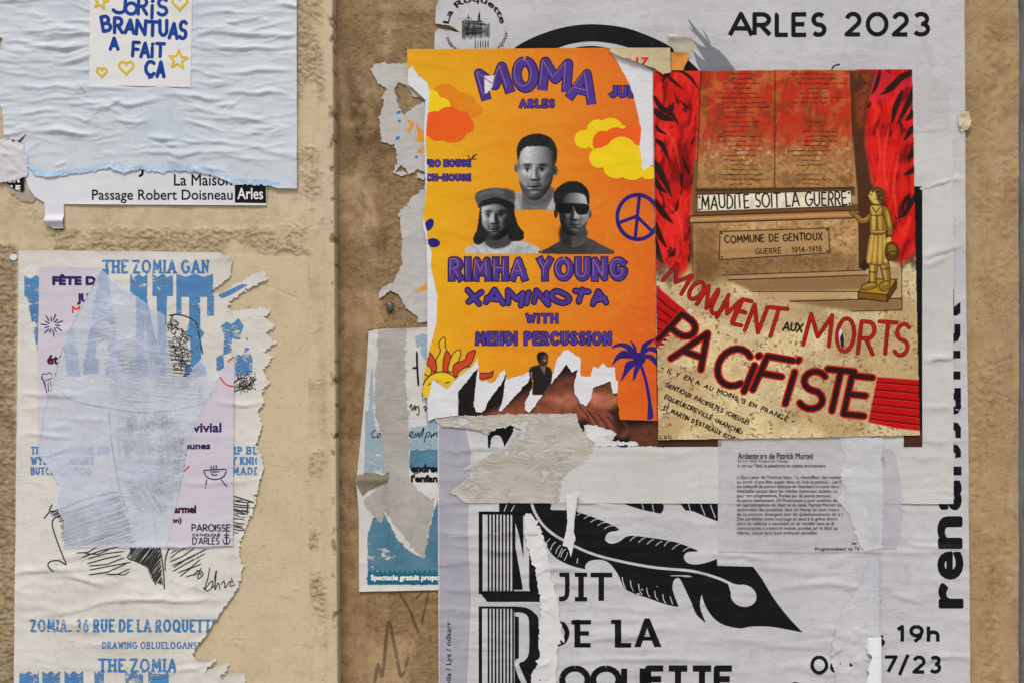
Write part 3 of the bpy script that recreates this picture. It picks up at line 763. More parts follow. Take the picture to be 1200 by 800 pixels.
# --- western style poster, torn along one side
WO = [(22.5, 294), (60, 293.5), (259, 296, 1), (273, 304, 1), (269, 325, 1), (248, 342, 1), (257, 345, 1), (297, 322, 1), (311, 318, 1), (315, 327, 1), (290, 339, 1), (269, 353, 1), (266, 366, 1), (308, 360, 1), (317, 366, 1), (309, 372, 1),
      (324, 381, 1), (312, 391, 1), (325, 401, 1), (308, 412, 1), (320, 418, 1), (307, 434, 1), (317, 448, 1), (307, 456, 1), (311, 471, 1), (303, 480, 1), (308, 497, 1), (301, 518, 1), (305, 532, 1), (309, 545, 1), (302, 574, 1), (297, 597, 1),
      (287, 621, 1), (280, 641, 1), (285, 665, 1), (280, 685, 1), (272, 699, 1), (250, 729, 1), (229, 760, 1), (226, 768, 1), (235, 774, 1), (254, 771, 1), (239, 787, 1), (266, 775, 1), (270, 778, 1), (256, 796, 1), (276, 787, 1), (288, 788, 1), (290, 860), (16, 860)]
WP = outline(WO, 1.5, 1.4, 31)
R = Ridges().rand(70, (20, 300, 300, 780), 30, 120, .7, 3, 4, seed=41).rand(50, (20, 640, 250, 790), 25, 90, 1.0, 2.6, 12, seed=42)
for a in ((92, 706, 272, 701, 2.6, 2.6), (20, 386, 130, 388, 1.6, 2.2), (20, 461, 100, 463, 1.6, 2.2), (20, 513, 90, 514, 1.2, 2), (250, 470, 312, 471, 1.4, 2), (200, 564, 306, 562, 1.3, 2), (60, 668, 140, 690, 1.5, 2.2), (20, 670, 110, 666, 1.3, 2.4), (150, 640, 280, 641, 1.2, 2)): R.add(*a)
wp = Sheet("western_poster", "off-white western style poster with faded blue block capitals and a torn side", "poster", 'L', (150, 800), 1.2, R, .8, WP)
wp.paper("paper_sheet", WP, paper_mat("western_paper", (221, 218, 210), (200, 194, 182), .6, 1.0, .8, grime=.35), 2.2)
SKYB = ink_mat("faded_blue_ink", (74, 134, 186), .46, (58, 112, 176)); DEEPB = ink_mat("blue_block_ink", (80, 126, 180), .52, (84, 144, 186), wscale=110)
wp.ink("heading_lettering", SKYB, stroke_text("THE ZOMIA GANG", 121, 304.5, 258, 321, 2.9, .52, False, serif=.27, space=.42), clip=[[(100, 300), (246, 300), (243, 330), (100, 330)]])
# block capitals: blocky outlines with notched slab serifs
def slab(x0, x1, yt, yb, notch=3.0):
    m = (x0 + x1) / 2
    return [(x0, yt - 1), (x0 + (m - x0) * .5, yt + notch), (m, yt - 1), (m + (x1 - m) * .5, yt + notch), (x1, yt - 1), (x1, yb), (x0, yb)]
def big_letters(dy, clip):
    L = {}
    L['W'] = [slab(29, 56, 324 + dy, 348 + dy), [(32, 348 + dy), (48, 348 + dy), (60, 420 + dy), (66, 348 + dy), (80, 348 + dy), (92, 420 + dy), (94, 440 + dy), (80, 440 + dy), (72, 390 + dy), (66, 440 + dy), (50, 440 + dy)]]
    L['A'] = [slab(116, 128, 316 + dy, 326 + dy, 1), [(117, 325 + dy), (127, 325 + dy), (134, 372 + dy), (141, 420 + dy), (128, 420 + dy), (126, 400 + dy), (114, 400 + dy), (112, 420 + dy), (100, 420 + dy), (108, 372 + dy)], [(98, 420 + dy), (116, 420 + dy), (116, 438 + dy), (98, 438 + dy)], [(124, 420 + dy), (146, 420 + dy), (146, 440 + dy), (124, 440 + dy)]]
    L['N'] = [slab(153, 173, 322 + dy, 347 + dy), slab(179, 203, 322 + dy, 347 + dy), [(160, 347 + dy), (172, 347 + dy), (186, 415 + dy), (184, 347 + dy), (196, 347 + dy), (194, 440 + dy), (178, 440 + dy), (170, 372 + dy), (168, 420 + dy), (160, 420 + dy)], [(152, 420 + dy), (174, 420 + dy), (174, 440 + dy), (152, 440 + dy)]]
    L['T'] = [slab(207, 250, 322 + dy, 348 + dy), [(207, 348 + dy), (213, 348 + dy), (213, 370 + dy), (207, 370 + dy)], [(222, 348 + dy), (235, 348 + dy), (235, 385 + dy), (240, 390 + dy), (236, 396 + dy), (236, 425 + dy), (241, 430 + dy), (241, 440 + dy), (217, 440 + dy), (217, 428 + dy), (224, 425 + dy), (223, 396 + dy), (218, 390 + dy), (222, 386 + dy)], [(243, 348 + dy), (251, 345 + dy), (251, 370 + dy), (243, 370 + dy)]]
    L['E'] = [[(256, 346 + dy), (284, 333 + dy), (291, 334 + dy), (270, 346 + dy), (260, 350 + dy)], [(259, 382 + dy), (266, 377 + dy), (272, 380 + dy), (280, 373 + dy), (286, 382 + dy), (282, 392 + dy), (282, 398 + dy), (272, 396 + dy), (272, 412 + dy), (262, 416 + dy), (263, 430 + dy), (254, 436 + dy), (254, 418 + dy), (262, 414 + dy), (263, 392 + dy)], [(276, 416 + dy), (286, 414 + dy), (287, 405 + dy), (292, 408 + dy), (296, 420 + dy), (296, 438 + dy), (276, 440 + dy)], [(288, 395 + dy), (291, 396 + dy), (290, 400 + dy)]]
    for k, polys in L.items():
        wp.ink("block_letter", DEEPB, polys, clip=clip, grid=3)
big_letters(0, [WP])
wp.ink("second_heading_lettering", SKYB, stroke_text("THE ZOMIA GANG", 116, 770.5, 262, 787, 2.9, .52, False, serif=.27, space=.42), clip=[[(100, 766), (211, 766), (205, 792), (100, 792)]])
for x0, x1 in ((23, 46), (50, 71), (76, 98), (111, 122), (147, 168), (174, 198)):
    wp.ink("block_letter", DEEPB, [slab(x0, x1, 786, 830, 3)], clip=[WP])
wp.ink("address_lettering", SKYB, stroke_text("ZOMIA. 36 RUE DE LA ROQUETTE", 36, 724.5, 256, 740, 2.7, .56, False, serif=.28, space=.5), clip=[WP])
wp.ink("credit_lettering", SKYB, stroke_text("DRAWING OBLUELOGANSTUDIO", 120, 751, 260, 759.5, 1.5, .5, False, serif=.24, space=.5), clip=[WP])
for k, (a, b) in enumerate((("THE CAMARGUE KID", "PHILIP BLUE"), ("WYATT KNIGHT", "HENRY KNIGHT"), ("BUTCH MADDOG", "JOHN MADDOG"))):
    xe = (129, 111, 107)[k]
    wp.ink("name_lettering", SKYB, stroke_text(a, 36.5, 522.5 + 12 * k, xe, 532 + 12 * k, 1.9, .52, False, serif=.26, space=.45))
    wp.ink("name_lettering", SKYB, stroke_text(b, 248 - 4 * k, 522.5 + 12 * k, 318 + 2 * k, 532 + 12 * k, 1.9, .52, False, serif=.26, space=.45), clip=[[(274, 515), (301, 515), (302, 560), (274, 560)]])
# cowboy drawing
rr = random.Random(12)
def hatch(poly, ang, gap, jit=1.0, seed=1):
    r = random.Random(seed); A = np.array(poly); c = A.mean(0); t = math.radians(ang); u = np.array((math.cos(t), math.sin(t))); v = np.array((-u[1], u[0]))
    s_ = (A - c) @ v; out = []; k = s_.min()
    while k < s_.max():
        hits = []
        for a, b in zip(A, np.roll(A, -1, 0)):
            da, db = (a - c) @ v - k, (b - c) @ v - k
            if da * db < 0: q = a + (b - a) * da / (da - db); hits.append((q - c) @ u)
        hits.sort()
        for i in range(0, len(hits) - 1, 2):
            p0 = c + u * (hits[i] + r.uniform(-1, 1) * jit) + v * k; p1 = c + u * (hits[i + 1] + r.uniform(-1, 1) * jit) + v * (k + r.uniform(-.6, .6) * jit)
            out.append([tuple(p0), tuple((p0 + p1) / 2 + v * r.uniform(-.7, .7) * jit), tuple(p1)])
        k += gap * r.uniform(.7, 1.3)
    return out
def scribble(box, n, l, seed):
    r = random.Random(seed); out = []
    for _ in range(n):
        x, y = r.uniform(box[0], box[2]), r.uniform(box[1], box[3]); a = r.uniform(0, 6.3); pts = [(x, y)]
        for _ in range(5): a += r.gauss(0, .9); x += l / 5 * math.cos(a); y += l / 5 * math.sin(a); pts.append((x, y))
        out.append(smooth(pts, 3))
    return out
bold_l = [smooth([(198, 370), (211, 369), (228, 376), (233, 390), (238, 415)]), smooth([(231, 378), (237, 412)]), smooth([(200, 388), (206, 384), (210, 386)]), smooth([(211, 441), (222, 438), (236, 426)]),
          smooth([(275, 458), (290, 452), (301, 443)]), smooth([(72, 459), (90, 470), (130, 478), (170, 483), (215, 478), (250, 468), (280, 456)]), smooth([(128, 480), (130, 510), (135, 540), (140, 570), (150, 600)]),
          smooth([(62, 590), (59, 598), (75, 595), (100, 584), (140, 575)]), smooth([(59, 598), (52, 607)]), smooth([(78, 601), (65, 606), (62, 615), (70, 640), (78, 660), (70, 656), (60, 657), (57, 662), (64, 669)]),
          smooth([(160, 640), (150, 652), (160, 657), (175, 665), (183, 685)]), smooth([(188, 640), (192, 670), (193, 690)]), smooth([(199, 640), (194, 655), (194, 668)]), smooth([(272, 580), (297, 588), (291, 588), (290, 602)])]
wp.lines("drawn_outline", PENCIL, bold_l, 1.5)
wp.lines("hat_shading", PENCIL, scribble((204, 385, 222, 430), 90, 8, 2) + scribble((198, 370, 208, 384), 26, 6, 3) + scribble((212, 440, 222, 452), 30, 6, 5), .7)
wp.lines("brim_shading", PENCIL, scribble((278, 440, 298, 455), 50, 9, 4), .7)
wp.lines("face_shading", PENCIL, hatch([(130, 400), (200, 395), (235, 440), (240, 470), (130, 474)], 5, 2.0, 3, 6) + hatch([(136, 485), (160, 483), (150, 560), (140, 560)], 80, 2.2, 2, 7) + scribble((150, 485, 210, 500), 90, 10, 8) + scribble((150, 520, 215, 575), 230, 14, 9)
         + scribble((160, 500, 176, 530), 50, 9, 10) + scribble((190, 500, 215, 530), 50, 9, 11) + hatch([(140, 560), (215, 560), (195, 600), (165, 600)], 60, 2, 2, 12), .55)
wp.lines("jacket_shading", PENCIL, hatch([(70, 602), (140, 578), (160, 636), (75, 640)], -18, 2.4, 2, 13) + hatch([(152, 640), (188, 640), (191, 685), (180, 682), (172, 664), (153, 654)], -52, 1.5, .8, 14) + hatch([(92, 641), (140, 641), (158, 670), (110, 674)], -14, 4.2, 5, 15)
         + hatch([(200, 644), (240, 642), (236, 674), (206, 676)], -28, 4.0, 4, 16) + hatch([(56, 600), (76, 592), (76, 608), (66, 606)], -25, 2, 1, 19), 1.3)
wp.lines("shoulder_shading", PENCIL, hatch([(273, 582), (294, 590), (291, 600), (273, 610)], 8, 2.2, 2, 17) + hatch([(273, 608), (289, 604), (285, 622), (273, 626)], 10, 3.0, 2, 18), 1.3)
wp.lines("signature", PENCIL, [smooth([(246, 664), (244, 676), (240, 690), (246, 682), (250, 680), (248, 688)]), smooth([(238, 687), (244, 691), (252, 684), (252, 676), (254, 668), (252, 690), (256, 682), (258, 690)]), smooth([(259, 684), (263, 680), (264, 688), (268, 682), (271, 680), (270, 686), (276, 684)]), smooth([(271, 676), (274, 683)]), smooth([(230, 668), (236, 668), (238, 673), (232, 677), (236, 664)])], 1.2)

# --- lilac event flyer pasted on it, its middle torn out
LIL = paper_mat("lilac_paper", (208, 201, 212), (196, 189, 202), .4, .55, .7, grime=.12)
PA = outline([(47, 313.5), (122, 314, .4), (116, 325, .4), (104, 345, .4), (92, 367, .4), (79, 392, .4), (72, 415, .4), (62, 450, .4), (52, 480, .4), (46, 529), (45, 420)], 1, 2.2, 51)
PB = outline([(275, 415, .4), (259, 437, .4), (252, 455, .4), (241, 471, .4), (227, 504, .4), (220, 522, .4), (217, 547, .4), (207, 591, .4), (196, 641), (273.5, 638.5)], 1, 2.2, 52)
fl = Sheet("lilac_flyer", "lilac parish fete flyer with its middle torn away, over the western poster", "flyer", 'L', (160, 640), 2.5, R, .5, PA)
NAVY = ink_mat("navy_ink", (36, 30, 84), .05); PLUM = ink_mat("plum_ink", (64, 20, 34), .05); REDI = ink_mat("red_ink", (206, 66, 52), .08)
fl.paper("torn_upper_piece", PA, LIL, 2.5); fl.outl = PB; fl.paper("torn_side_piece", PB, LIL, 2.5)
fl.text("heading_lettering", NAVY, "FÊTE DE", (62, 321.5, 122, 334.5), 1.9, clip=[PA]); fl.text("month_lettering", NAVY, "JUIN", (91, 344, 118, 357.5), 1.6, clip=[PA])
fl.text("season_lettering", PLUM, "été", (56, 415.5, 77, 426.5), 1.3, clip=[PA])
fl.text("day_lettering", REDI, "Mer", (85, 359, 108, 367), .8, clip=[PA])
fl.ink("firework_drawing", NAVY, [q for k in range(14) for q in stroke_polys([(62 + (4 + 2 * (k % 2)) * math.cos(k * .449), 381 + (4 + 2 * (k % 2)) * math.sin(k * .449)), (62 + (9 + 4 * (k % 2)) * math.cos(k * .449 + .08), 381 + (9 + 4 * (k % 2)) * math.sin(k * .449 + .08))], 1.3)])
fl.lines("popcorn_drawing", NAVY, [[(50, 440), (57, 463)], [(49, 443), (51, 437), (55, 438), (58, 436), (63, 439)], [(54, 445), (64, 442)], [(53, 446), (56, 462)], [(57, 446), (58, 460)], [(60, 445), (61, 457)], [(49, 443), (52, 446), (54, 445)]], 1.0, clip=PA)
fl.text("friendly_lettering", NAVY, "convivial", (202, 494.5, 260, 506), 1.0, clip=[PB]); fl.text("youth_lettering", NAVY, "jeunes", (213, 518, 247, 528), 1.0, clip=[PB])
fl.text("place_lettering", PLUM, "Carmel", (196, 591, 230.5, 600.5), 1.2, clip=[PB]); fl.text("bracket_lettering", PLUM, "(Avignon)", (178, 605.5, 213.5, 613.5), .9, clip=[PB])
fl.lines("barbecue_drawing", NAVY, [smooth([(239, 550), (243, 558), (252, 561), (262, 558), (266, 550)]), [(239, 550), (266, 549)], [(243, 560), (241, 572)], [(259, 560), (267, 570)], [(248, 545), (248, 549)], [(251, 544.5), (251, 549)], [(254, 544), (254, 549)], smooth([(248, 554), (251, 556), (255, 555)]), [(246, 552), (258, 552)]], 1.3)
fl.lines("red_arc", REDI, [smooth([(275, 417), (267, 424)]), smooth([(258, 441), (266, 450), (276, 452)])], 1.6, clip=None); fl.lines("red_arc", REDI, [smooth([(215, 552), (223, 545)])], 1.6)
fl.ink("parish_lettering", BLACK, stroke_text("PAROISSE", 225, 613, 271, 622, 1.3, .2, False)); fl.ink("catholic_lettering", BLACK, stroke_text("CATHOLIQUE", 226, 624, 259, 627.6, .8, .22, False)); fl.ink("town_lettering", BLACK, stroke_text("D'ARLES", 226, 628.5, 258, 637, 1.2, .2, False))
fl.ink("anchor_emblem", BLACK, stroke_polys([(266, 623), (266, 636)], 1.4) + stroke_polys([(263, 626), (269, 626)], 1.2) + stroke_polys(smooth([(261.5, 631), (263, 635), (266, 636.5), (269, 635), (270.5, 631)]), 1.2) + stroke_polys([(263.5, 629), (268.5, 629)], 1.0))
# --- thin tissue layer left where the flyer split
FO = torn([(120, 315), (127, 322), (136, 330), (145, 336), (160, 347), (180, 361), (194, 370), (196, 390), (199, 408), (205, 439), (220, 441), (227, 430), (237, 418), (243, 430), (250, 440), (258, 440), (252, 455), (241, 471), (227, 504), (220, 522), (217, 547), (207, 591), (196, 640), (75, 640), (76, 610), (66, 590), (70, 566), (56, 545), (46, 530),
           (52, 480), (62, 450), (72, 415), (79, 392), (92, 367), (104, 345), (116, 325)], .8, 1.8, 61)
ti = Sheet("tissue_layer", "translucent bluish tissue layer of split paper veiling the drawn cowboy's face", "paper scrap", 'L', (150, 640), 3.1, R, .25, FO)
R2 = ti.paper("paper_film", FO, paper_mat("tissue_paper", (222, 229, 244), (202, 212, 238), .7, 1.8, .7, alpha=(.38, .76), grime=.12), 2.2)
ti.lines("fibre_crease", paper_mat("fibre_white", (222, 226, 234), alpha=(.2, .6)), [smooth([(168, 440), (172, 520), (180, 600), (186, 640)]), smooth([(200, 440), (206, 480), (212, 520)]), smooth([(90, 430), (140, 450), (200, 452), (245, 450)]), smooth([(60, 470), (110, 500), (180, 520), (215, 510)])], 3.0, off=.1)
# --- little white dab of old tape by the corner
P = disc(16, 301.5, 4.5, 12, 4)
s = Sheet("tape_dab", "tiny white dab of tape at the western poster's upper corner", "tape", 'L', (16, 306), .8); s.paper("tape_piece", torn(P, .4, 1.5, 3), EX, 1.5)

# ================================================================== sheets on the recessed wall
# --- torn scraps of an old grey-white poster
GREYP = paper_mat("grey_scrap_paper", (196, 192, 188), (170, 166, 160), .6, 1.3, .8, grime=.35)
P = outline([(434, 80, 1), (441, 75, 1), (475, 74), (503, 74), (503, 205, 1), (490, 198, 1), (480, 205, 1), (470, 193, 1), (461, 203, 1), (466, 188, 1), (463, 170, 1), (447, 167, 1), (445, 140, 1), (450, 117, 1), (446, 115, 1), (454, 105, 1), (442, 97, 1), (437, 87, 1)], 1.2, 2, 71)
HOLE = torn([(462, 105), (467, 97), (476, 100), (483, 112), (499, 118), (486, 125), (473, 135), (465, 120)], .8, 2, 72)
s = Sheet("torn_white_scrap", "ragged grey-white scrap with blue and orange print flecks beside the orange poster's upper corner", "paper scrap", 'R', (475, 203), .4, Ridges().rand(24, (436, 76, 500, 200), 10, 30, .7, 2.2, 50, 9), .6, P, "torn scraps along the orange poster")
s.paper("paper_sheet", P, GREYP, 2, cut=[HOLE])
ORI = ink_mat("orange_print", (226, 140, 40), .12); BLI = ink_mat("blue_print", (40, 120, 190), .1)
s.ink("orange_print", ORI, [torn(p, .3, 2, 4) for p in ([(477, 140), (486, 145), (482, 152)], [(476, 152), (484, 148), (480, 156)], [(487, 146), (496, 154), (497, 166), (486, 165), (490, 158)], [(489, 178), (496, 170), (495, 180)])])
for q in (disc(467, 132, 3.2, 8, 1.8, -.4), disc(468, 142, 2, 8, 1.5), disc(466, 162, 3, 8, 2, -.5), disc(488, 184, 2.2, 8, 1.5)): s.ink("blue_print_fleck", BLI, [q])
P = outline([(503, 212, 1), (497, 219, 1), (482, 232, 1), (467, 250, 1), (471, 275, 1), (470, 300, 1), (472, 310, 1), (460, 332, 1), (447, 336, 1), (444, 350, 1), (452, 345, 1), (457, 340, 1), (467, 345, 1), (475, 360, 1), (490, 372, 1), (489, 378, 1), (504, 376)], 1.2, 2, 73)
s = Sheet("torn_grey_scrap", "ragged plain grey scrap with one orange fleck, above the bolt and the blue theatre poster", "paper scrap", 'R', (480, 377), .4, Ridges().rand(16, (446, 215, 500, 375), 10, 30, .7, 2.4, 50, 19), .6, P, "torn scraps along the orange poster")
s.paper("paper_sheet", P, GREYP, 2)
s.ink("orange_print", ORI, [[(486, 342), (494, 336), (502, 332), (502, 338), (494, 341)]])
for k, (pp, lb) in enumerate(((((462, 203), (472, 200), (478, 204), (470, 207)), "thin paper sliver stuck above the plain grey scrap"), (((489, 203), (499, 205), (497, 211), (488, 208)), "tiny paper sliver at the orange poster's torn side above the grey scrap"))):
    P = torn(pp, .6, 1.5, 80 + k); s = Sheet("paper_sliver", lb, "paper scrap", 'R', (pp[0][0], 210), .5, None, 0, P); s.paper("paper_sheet", P, GREYP, 1.5)

# --- bolt head in the wall
def bolt():
    X0, Y0, Z0 = world('R', 457, 360, 0); V = []; F = []; n = 10
    for j, (r, h) in enumerate(((5.6, 0), (5.4, 2.6), (4.2, 4.2), (2.0, 4.6))):
        for k in range(n):
            a = 2 * math.pi * k / n; q = r * (1 + .18 * math.sin(3 * a + j) + .1 * math.sin(5 * a)); V.append((float(X0) + q * math.cos(a) / 1000 * .85, float(Y0) - (h + .3 * math.sin(2 * a + j)) / 1000, float(Z0) + q * math.sin(a) / 1000 * 1.15))
    for j in range(3):
        for k in range(n): F.append((j * n + k, (j * n) + (k + 1) % n, (j + 1) * n + (k + 1) % n, (j + 1) * n + k))
    F.append(tuple(range(3 * n, 4 * n)))
    m, nt, b = new_mat("dull_metal"); pos = position(nt); nn = noise_node(nt, pos, 500, 4)
    nt.links.new(mixc(nt, ramp(nt, nn, .4, .65), L4((120, 124, 128)), L4((72, 62, 52))), b.inputs['Base Color']); b.inputs['Metallic'].default_value = .6; b.inputs['Roughness'].default_value = .5
    o = mesh_obj("bolt_head", V, F, m); tag(o, "small grey weathered bolt head set in the brown render", "bolt")
bolt()
# --- charcoal letters drawn on the bare render: part of the wall
class WallSkin(Sheet):
    def __init__(self): self.side = 'R'; self.h0 = 0; self.loc = (0, 0, 0); self.root = wall; self.ridges = None; self.curl = 0
    def H(self, x, y): return wall_relief(x, y) + .25
ws = WallSkin()
ws.ink("charcoal_scrawl", ink_mat("charcoal", (60, 44, 32), .5, wscale=180, solid=.4), stroke_polys(smooth([(438, 806), (443, 778), (448, 790), (455, 730), (462, 755), (470, 792), (478, 770)]), 4) + stroke_polys(smooth([(468, 694), (480, 715), (490, 740)]), 3) + stroke_polys(smooth([(488, 700), (502, 690), (494, 730)]), 2.5)
       + stroke_polys(smooth([(397, 760), (399, 800)]), 3), grid=2)

# --- blue theatre poster
TP = outline([(432, 388.5), (440, 386), (470, 384.5), (520, 383), (520, 690.5), (421, 692.5), (420.5, 600), (418.5, 575, .4), (418, 560, .4), (421, 530), (426, 480), (430, 430)], .6, 2, 91)
th = Sheet("theatre_poster", "scraped blue and white theatre poster hanging left of the feather poster", "poster", 'R', (468, 692), .9, Ridges().rand(14, (422, 390, 512, 680), 15, 50, .6, 3, 20, 29), 1.0, TP)
th.paper("paper_sheet", TP, paper_mat("theatre_paper", (214, 212, 208), (190, 188, 182), .6, .8, .7), 2.5)
LB = ink_mat("pale_blue_ink", (146, 170, 182), .44, (160, 182, 192), wscale=90); MB = ink_mat("mid_blue_ink", (72, 116, 138), .34, (94, 138, 156), wscale=90); TE = ink_mat("teal_ink", (28, 92, 112), .05)
th.ink("pale_blue_field", LB, [torn(p, .8, 2.2, 5 + k) for k, p in enumerate(([(428, 482), (437, 478), (440, 500), (451, 520), (455, 552), (440, 556), (427, 553)], [(481, 500), (518, 498), (518, 525), (480, 526)], [(487, 393), (518, 392), (518, 425), (500, 424), (488, 405)], [(434, 440), (437, 430), (437, 480), (432, 480)], [(498, 470), (518, 450), (518, 498), (500, 498)]))], grid=3)
th.ink("blue_hill_print", MB, [torn([(431, 628), (437, 606), (440, 605), (447, 612), (449, 600), (456, 612), (466, 632), (480, 645), (496, 654), (499, 640), (508, 600), (513, 585), (518, 580), (518, 684), (431, 684)], .7, 2.2, 15), torn([(481, 527), (518, 526), (518, 548), (500, 549), (485, 556), (480, 548)], .7, 2.2, 16)], grid=3)
th.ink("teal_meadow_print", TE, [[(431, 684)] + [(431 + k * 2.9, 672 - (4.5 if k % 2 else 0) - 2 * random.random()) for k in range(31)] + [(518, 684)]], off=.36)
th.text("footer_lettering", WHITE_INK, "Spectacle gratuit proposé", (434.5, 672.5, 522, 681), .75, off=.46, clip=[TP])
th.text("day_lettering", BLACKS, "Vendredi", (474, 543.5, 519, 553), 1.4, off=.42, clip=[[(481, 540), (516, 540), (516, 560), (481, 560)]]); th.text("audience_lettering", BLACKS, "l'enfance", (481.5, 555.5, 525, 564.5), 1.4, off=.42, clip=[TP])
th.lines("script_lettering", BLACKS, [smooth([(440, 503), (436, 507), (437, 512), (441, 511)]), smooth([(443, 508), (442, 512), (445, 511), (446, 507), (443, 508)]), smooth([(480, 511), (484, 507), (482, 505), (480, 510), (484, 512), (488, 506)]), smooth([(489, 508), (487, 512), (491, 506), (491, 512), (497, 500), (494, 512)]),
         smooth([(497, 518), (500, 507), (504, 506), (502, 511), (499, 511)]), smooth([(506, 508), (505, 512), (509, 507), (508, 510), (512, 506), (512, 511), (515, 506)]), smooth([(480, 477), (482, 473), (483, 480), (486, 474)]), smooth([(487, 474), (486, 480), (490, 475), (491, 484), (488, 485)]), smooth([(496, 477), (499, 475), (498, 481), (502, 476), (503, 481)])], 1.1, off=.42)
th.lines("tall_letter", BLACKS, [[(488.5, 411), (489, 430), (490.5, 452)], [(483.5, 431), (489, 430)]], 2.4, off=.3)
SCR = torn([(443, 386), (476, 385), (474, 420), (476, 460), (479, 500), (480, 560), (490, 575), (506, 585), (510, 580), (507, 600), (500, 625), (497, 653), (488, 645), (474, 628), (462, 614), (452, 598), (447, 610), (437, 602), (430, 596), (427, 585), (440, 574), (452, 558), (450, 520), (441, 490), (440, 450), (443, 410)], 1.5, 1.8, 93)
th.paper("scraped_paper_strip", SCR, paper_mat("scraped_grey", (186, 182, 174), (150, 146, 138), .8, 1.6, .85, grime=.5), 2.2, off=.35)
th.paper("muddy_fold", torn([(418, 557), (430, 553), (448, 556), (457, 552), (454, 562), (440, 570), (425, 580), (422, 575), (419, 568)], .8, 2, 95), paper_mat("muddy_paper", (150, 146, 130), (104, 92, 66), .9, 2.0, .8, grime=.6), 1.8, off=.6, extra=lambda x, y: 2.2 * np.exp(-((y - 562) / 4.) ** 2))

# --- large white festival poster
BP = outline([(513.5, -60), (1129, -60), (1130.5, 100), (1131, 300), (1134, 500), (1137, 860), (514.5, 860), (513, 560), (512, 300), (509, 66), (509.5, 40), (513, 34, .5), (523, 36, .5), (541, 39, .4), (527, 30.5, .5), (510, 28), (511, 8), (516, -2)], .7, 2.2, 101)
R = Ridges().rand(150, (515, 520, 1130, 800), 40, 170, 1.0, 2.8, 3, 103).rand(60, (515, 520, 760, 800), 30, 110, 1.1, 2.4, 5, 104).rand(16, (520, -20, 1130, 80), 40, 140, .35, 4, 4, 105).rand(16, (1076, 150, 1130, 520), 30, 60, .7, 3, 6, 106)
for a in ((1066, 221, 1132, 213, 2.2, 2.6), (1078, 303, 1128, 290, 2.4, 2.8), (1078, 314, 1118, 300, 2.0, 2.4), (1078, 424, 1120, 417, 2.4, 2.6), (1078, 480, 1134, 476, 1.6, 2.6), (1076, 404, 1134, 402, 1.2, 2), (1076, 517, 1134, 515, 1.6, 2.4), (1050, 636, 1135, 643, 1.8, 2), (1040, 697, 1086, 703, 1.8, 2),
          (900, 683, 1010, 688, 2.0, 2.4), (920, 670, 990, 672, 1.4, 2), (514, 625, 560, 627, 1.8, 2.2), (512, 528, 610, 525, 1.8, 2.2), (514, 688, 580, 693, 1.4, 2.2), (660, 711, 800, 716, 1.5, 2.2), (820, 650, 900, 655, 1.2, 2.2), (1060, 775, 1136, 771, 1.8, 2), (655, 775, 860, 774, 1.3, 2.4), (950, 736, 1000, 738, 1.4, 2), (1060, 155, 1120, 150, 1.2, 2)): R.add(*a)
bp = Sheet("festival_poster", "very large white street-festival poster with black feather, striped initials and the year", "poster", 'R', (825, 860), 1.5, R, .8, BP)
bp.paper("paper_sheet", BP, paper_mat("festival_paper", (201, 200, 201), (180, 179, 181), .7, 1.1, .75, grime=.3), 2.6)
FK = ink_mat("feather_black", (12, 12, 15), .06, (22, 22, 26), wscale=160)
bp.paper("lilac_side_panel", [(514.5, 500), (545, 500), (552, 530), (548, 620), (552, 700), (545, 860), (515.5, 860)], ink_mat("lilac_tint", (176, 175, 192), .0, (190, 189, 202), solid=.5), 2.0, off=.2)
FE = smooth([(585, 588), (641, 588), (645, 596), (655, 597), (672, 598), (700, 607), (725, 619), (713, 623), (709, 631), (715, 636), (725, 634), (737, 627), (760, 629), (790, 634), (812, 642), (817, 645), (805, 646), (801, 652), (806, 659), (820, 660), (840, 654)], 4)[:-1] + [(840, 654), (840, 662)] + smooth([(882, 663), (893, 678), (903, 695), (912, 708), (925, 724), (940, 740)], 4)[:-1] + smooth([(940, 740), (920, 736), (900, 733), (880, 733), (866, 735), (848, 731), (835, 722), (826, 708), (822, 696)], 4)[:-1] + smooth([(822, 695), (820, 710), (827, 729)], 4)[:-1] + smooth([(827, 729), (816, 719), (810, 705), (803, 690), (797, 678), (793, 676), (789, 680), (788, 690), (795, 710)], 4)[:-1] + smooth([(795, 710), (780, 707), (760, 700), (740, 693), (731, 687), (724, 672), (715, 660), (705, 655), (692, 656), (686, 661), (686, 666)], 4)[:-1] + smooth([(686, 666), (670, 662), (655, 655), (645, 646), (637, 630), (628, 612), (620, 604), (585, 602)], 4)
rach = smooth([(622, 586), (628, 602), (640, 618), (660, 632), (700, 650), (760, 663), (810, 668), (840, 676), (858, 684)], 5)
SL = [[(639 + k * 6, 640 + k * 4), (641 + k * 6, 634 + k * 4), (645 + k * 6, 630 + k * 4)] for k in range(4)] + [[(654, 652), (657, 645), (659, 641)], [(661, 656), (664, 650), (665, 646)], [(676, 659), (677, 653)]] + [[(676 + k * 8, 605 + k * 4 - 2), (682 + k * 8, 601 + k * 4 - 1.5), (689 + k * 8, 599 + k * 4)] for k in range(5)] \
    + [[(738 + k * 10, 633 + k * 1.8), (742 + k * 10, 629 + k * 2), (746 + k * 10, 627 + k * 2)] for k in range(4)] + [[(778, 639), (782, 634), (789, 632)], [(787, 643), (793, 638), (800, 635)], [(800, 645), (806, 641), (814, 640)]] + [[(729 + k * 9.5, 675 + k * 4), (730 + k * 9.5, 682 + k * 4), (733 + k * 9.5, 688 + k * 3.6)] for k in range(6)] + [[(785, 698), (788, 707)], [(590, 600), (594, 590)], [(598, 600), (603, 591)]]
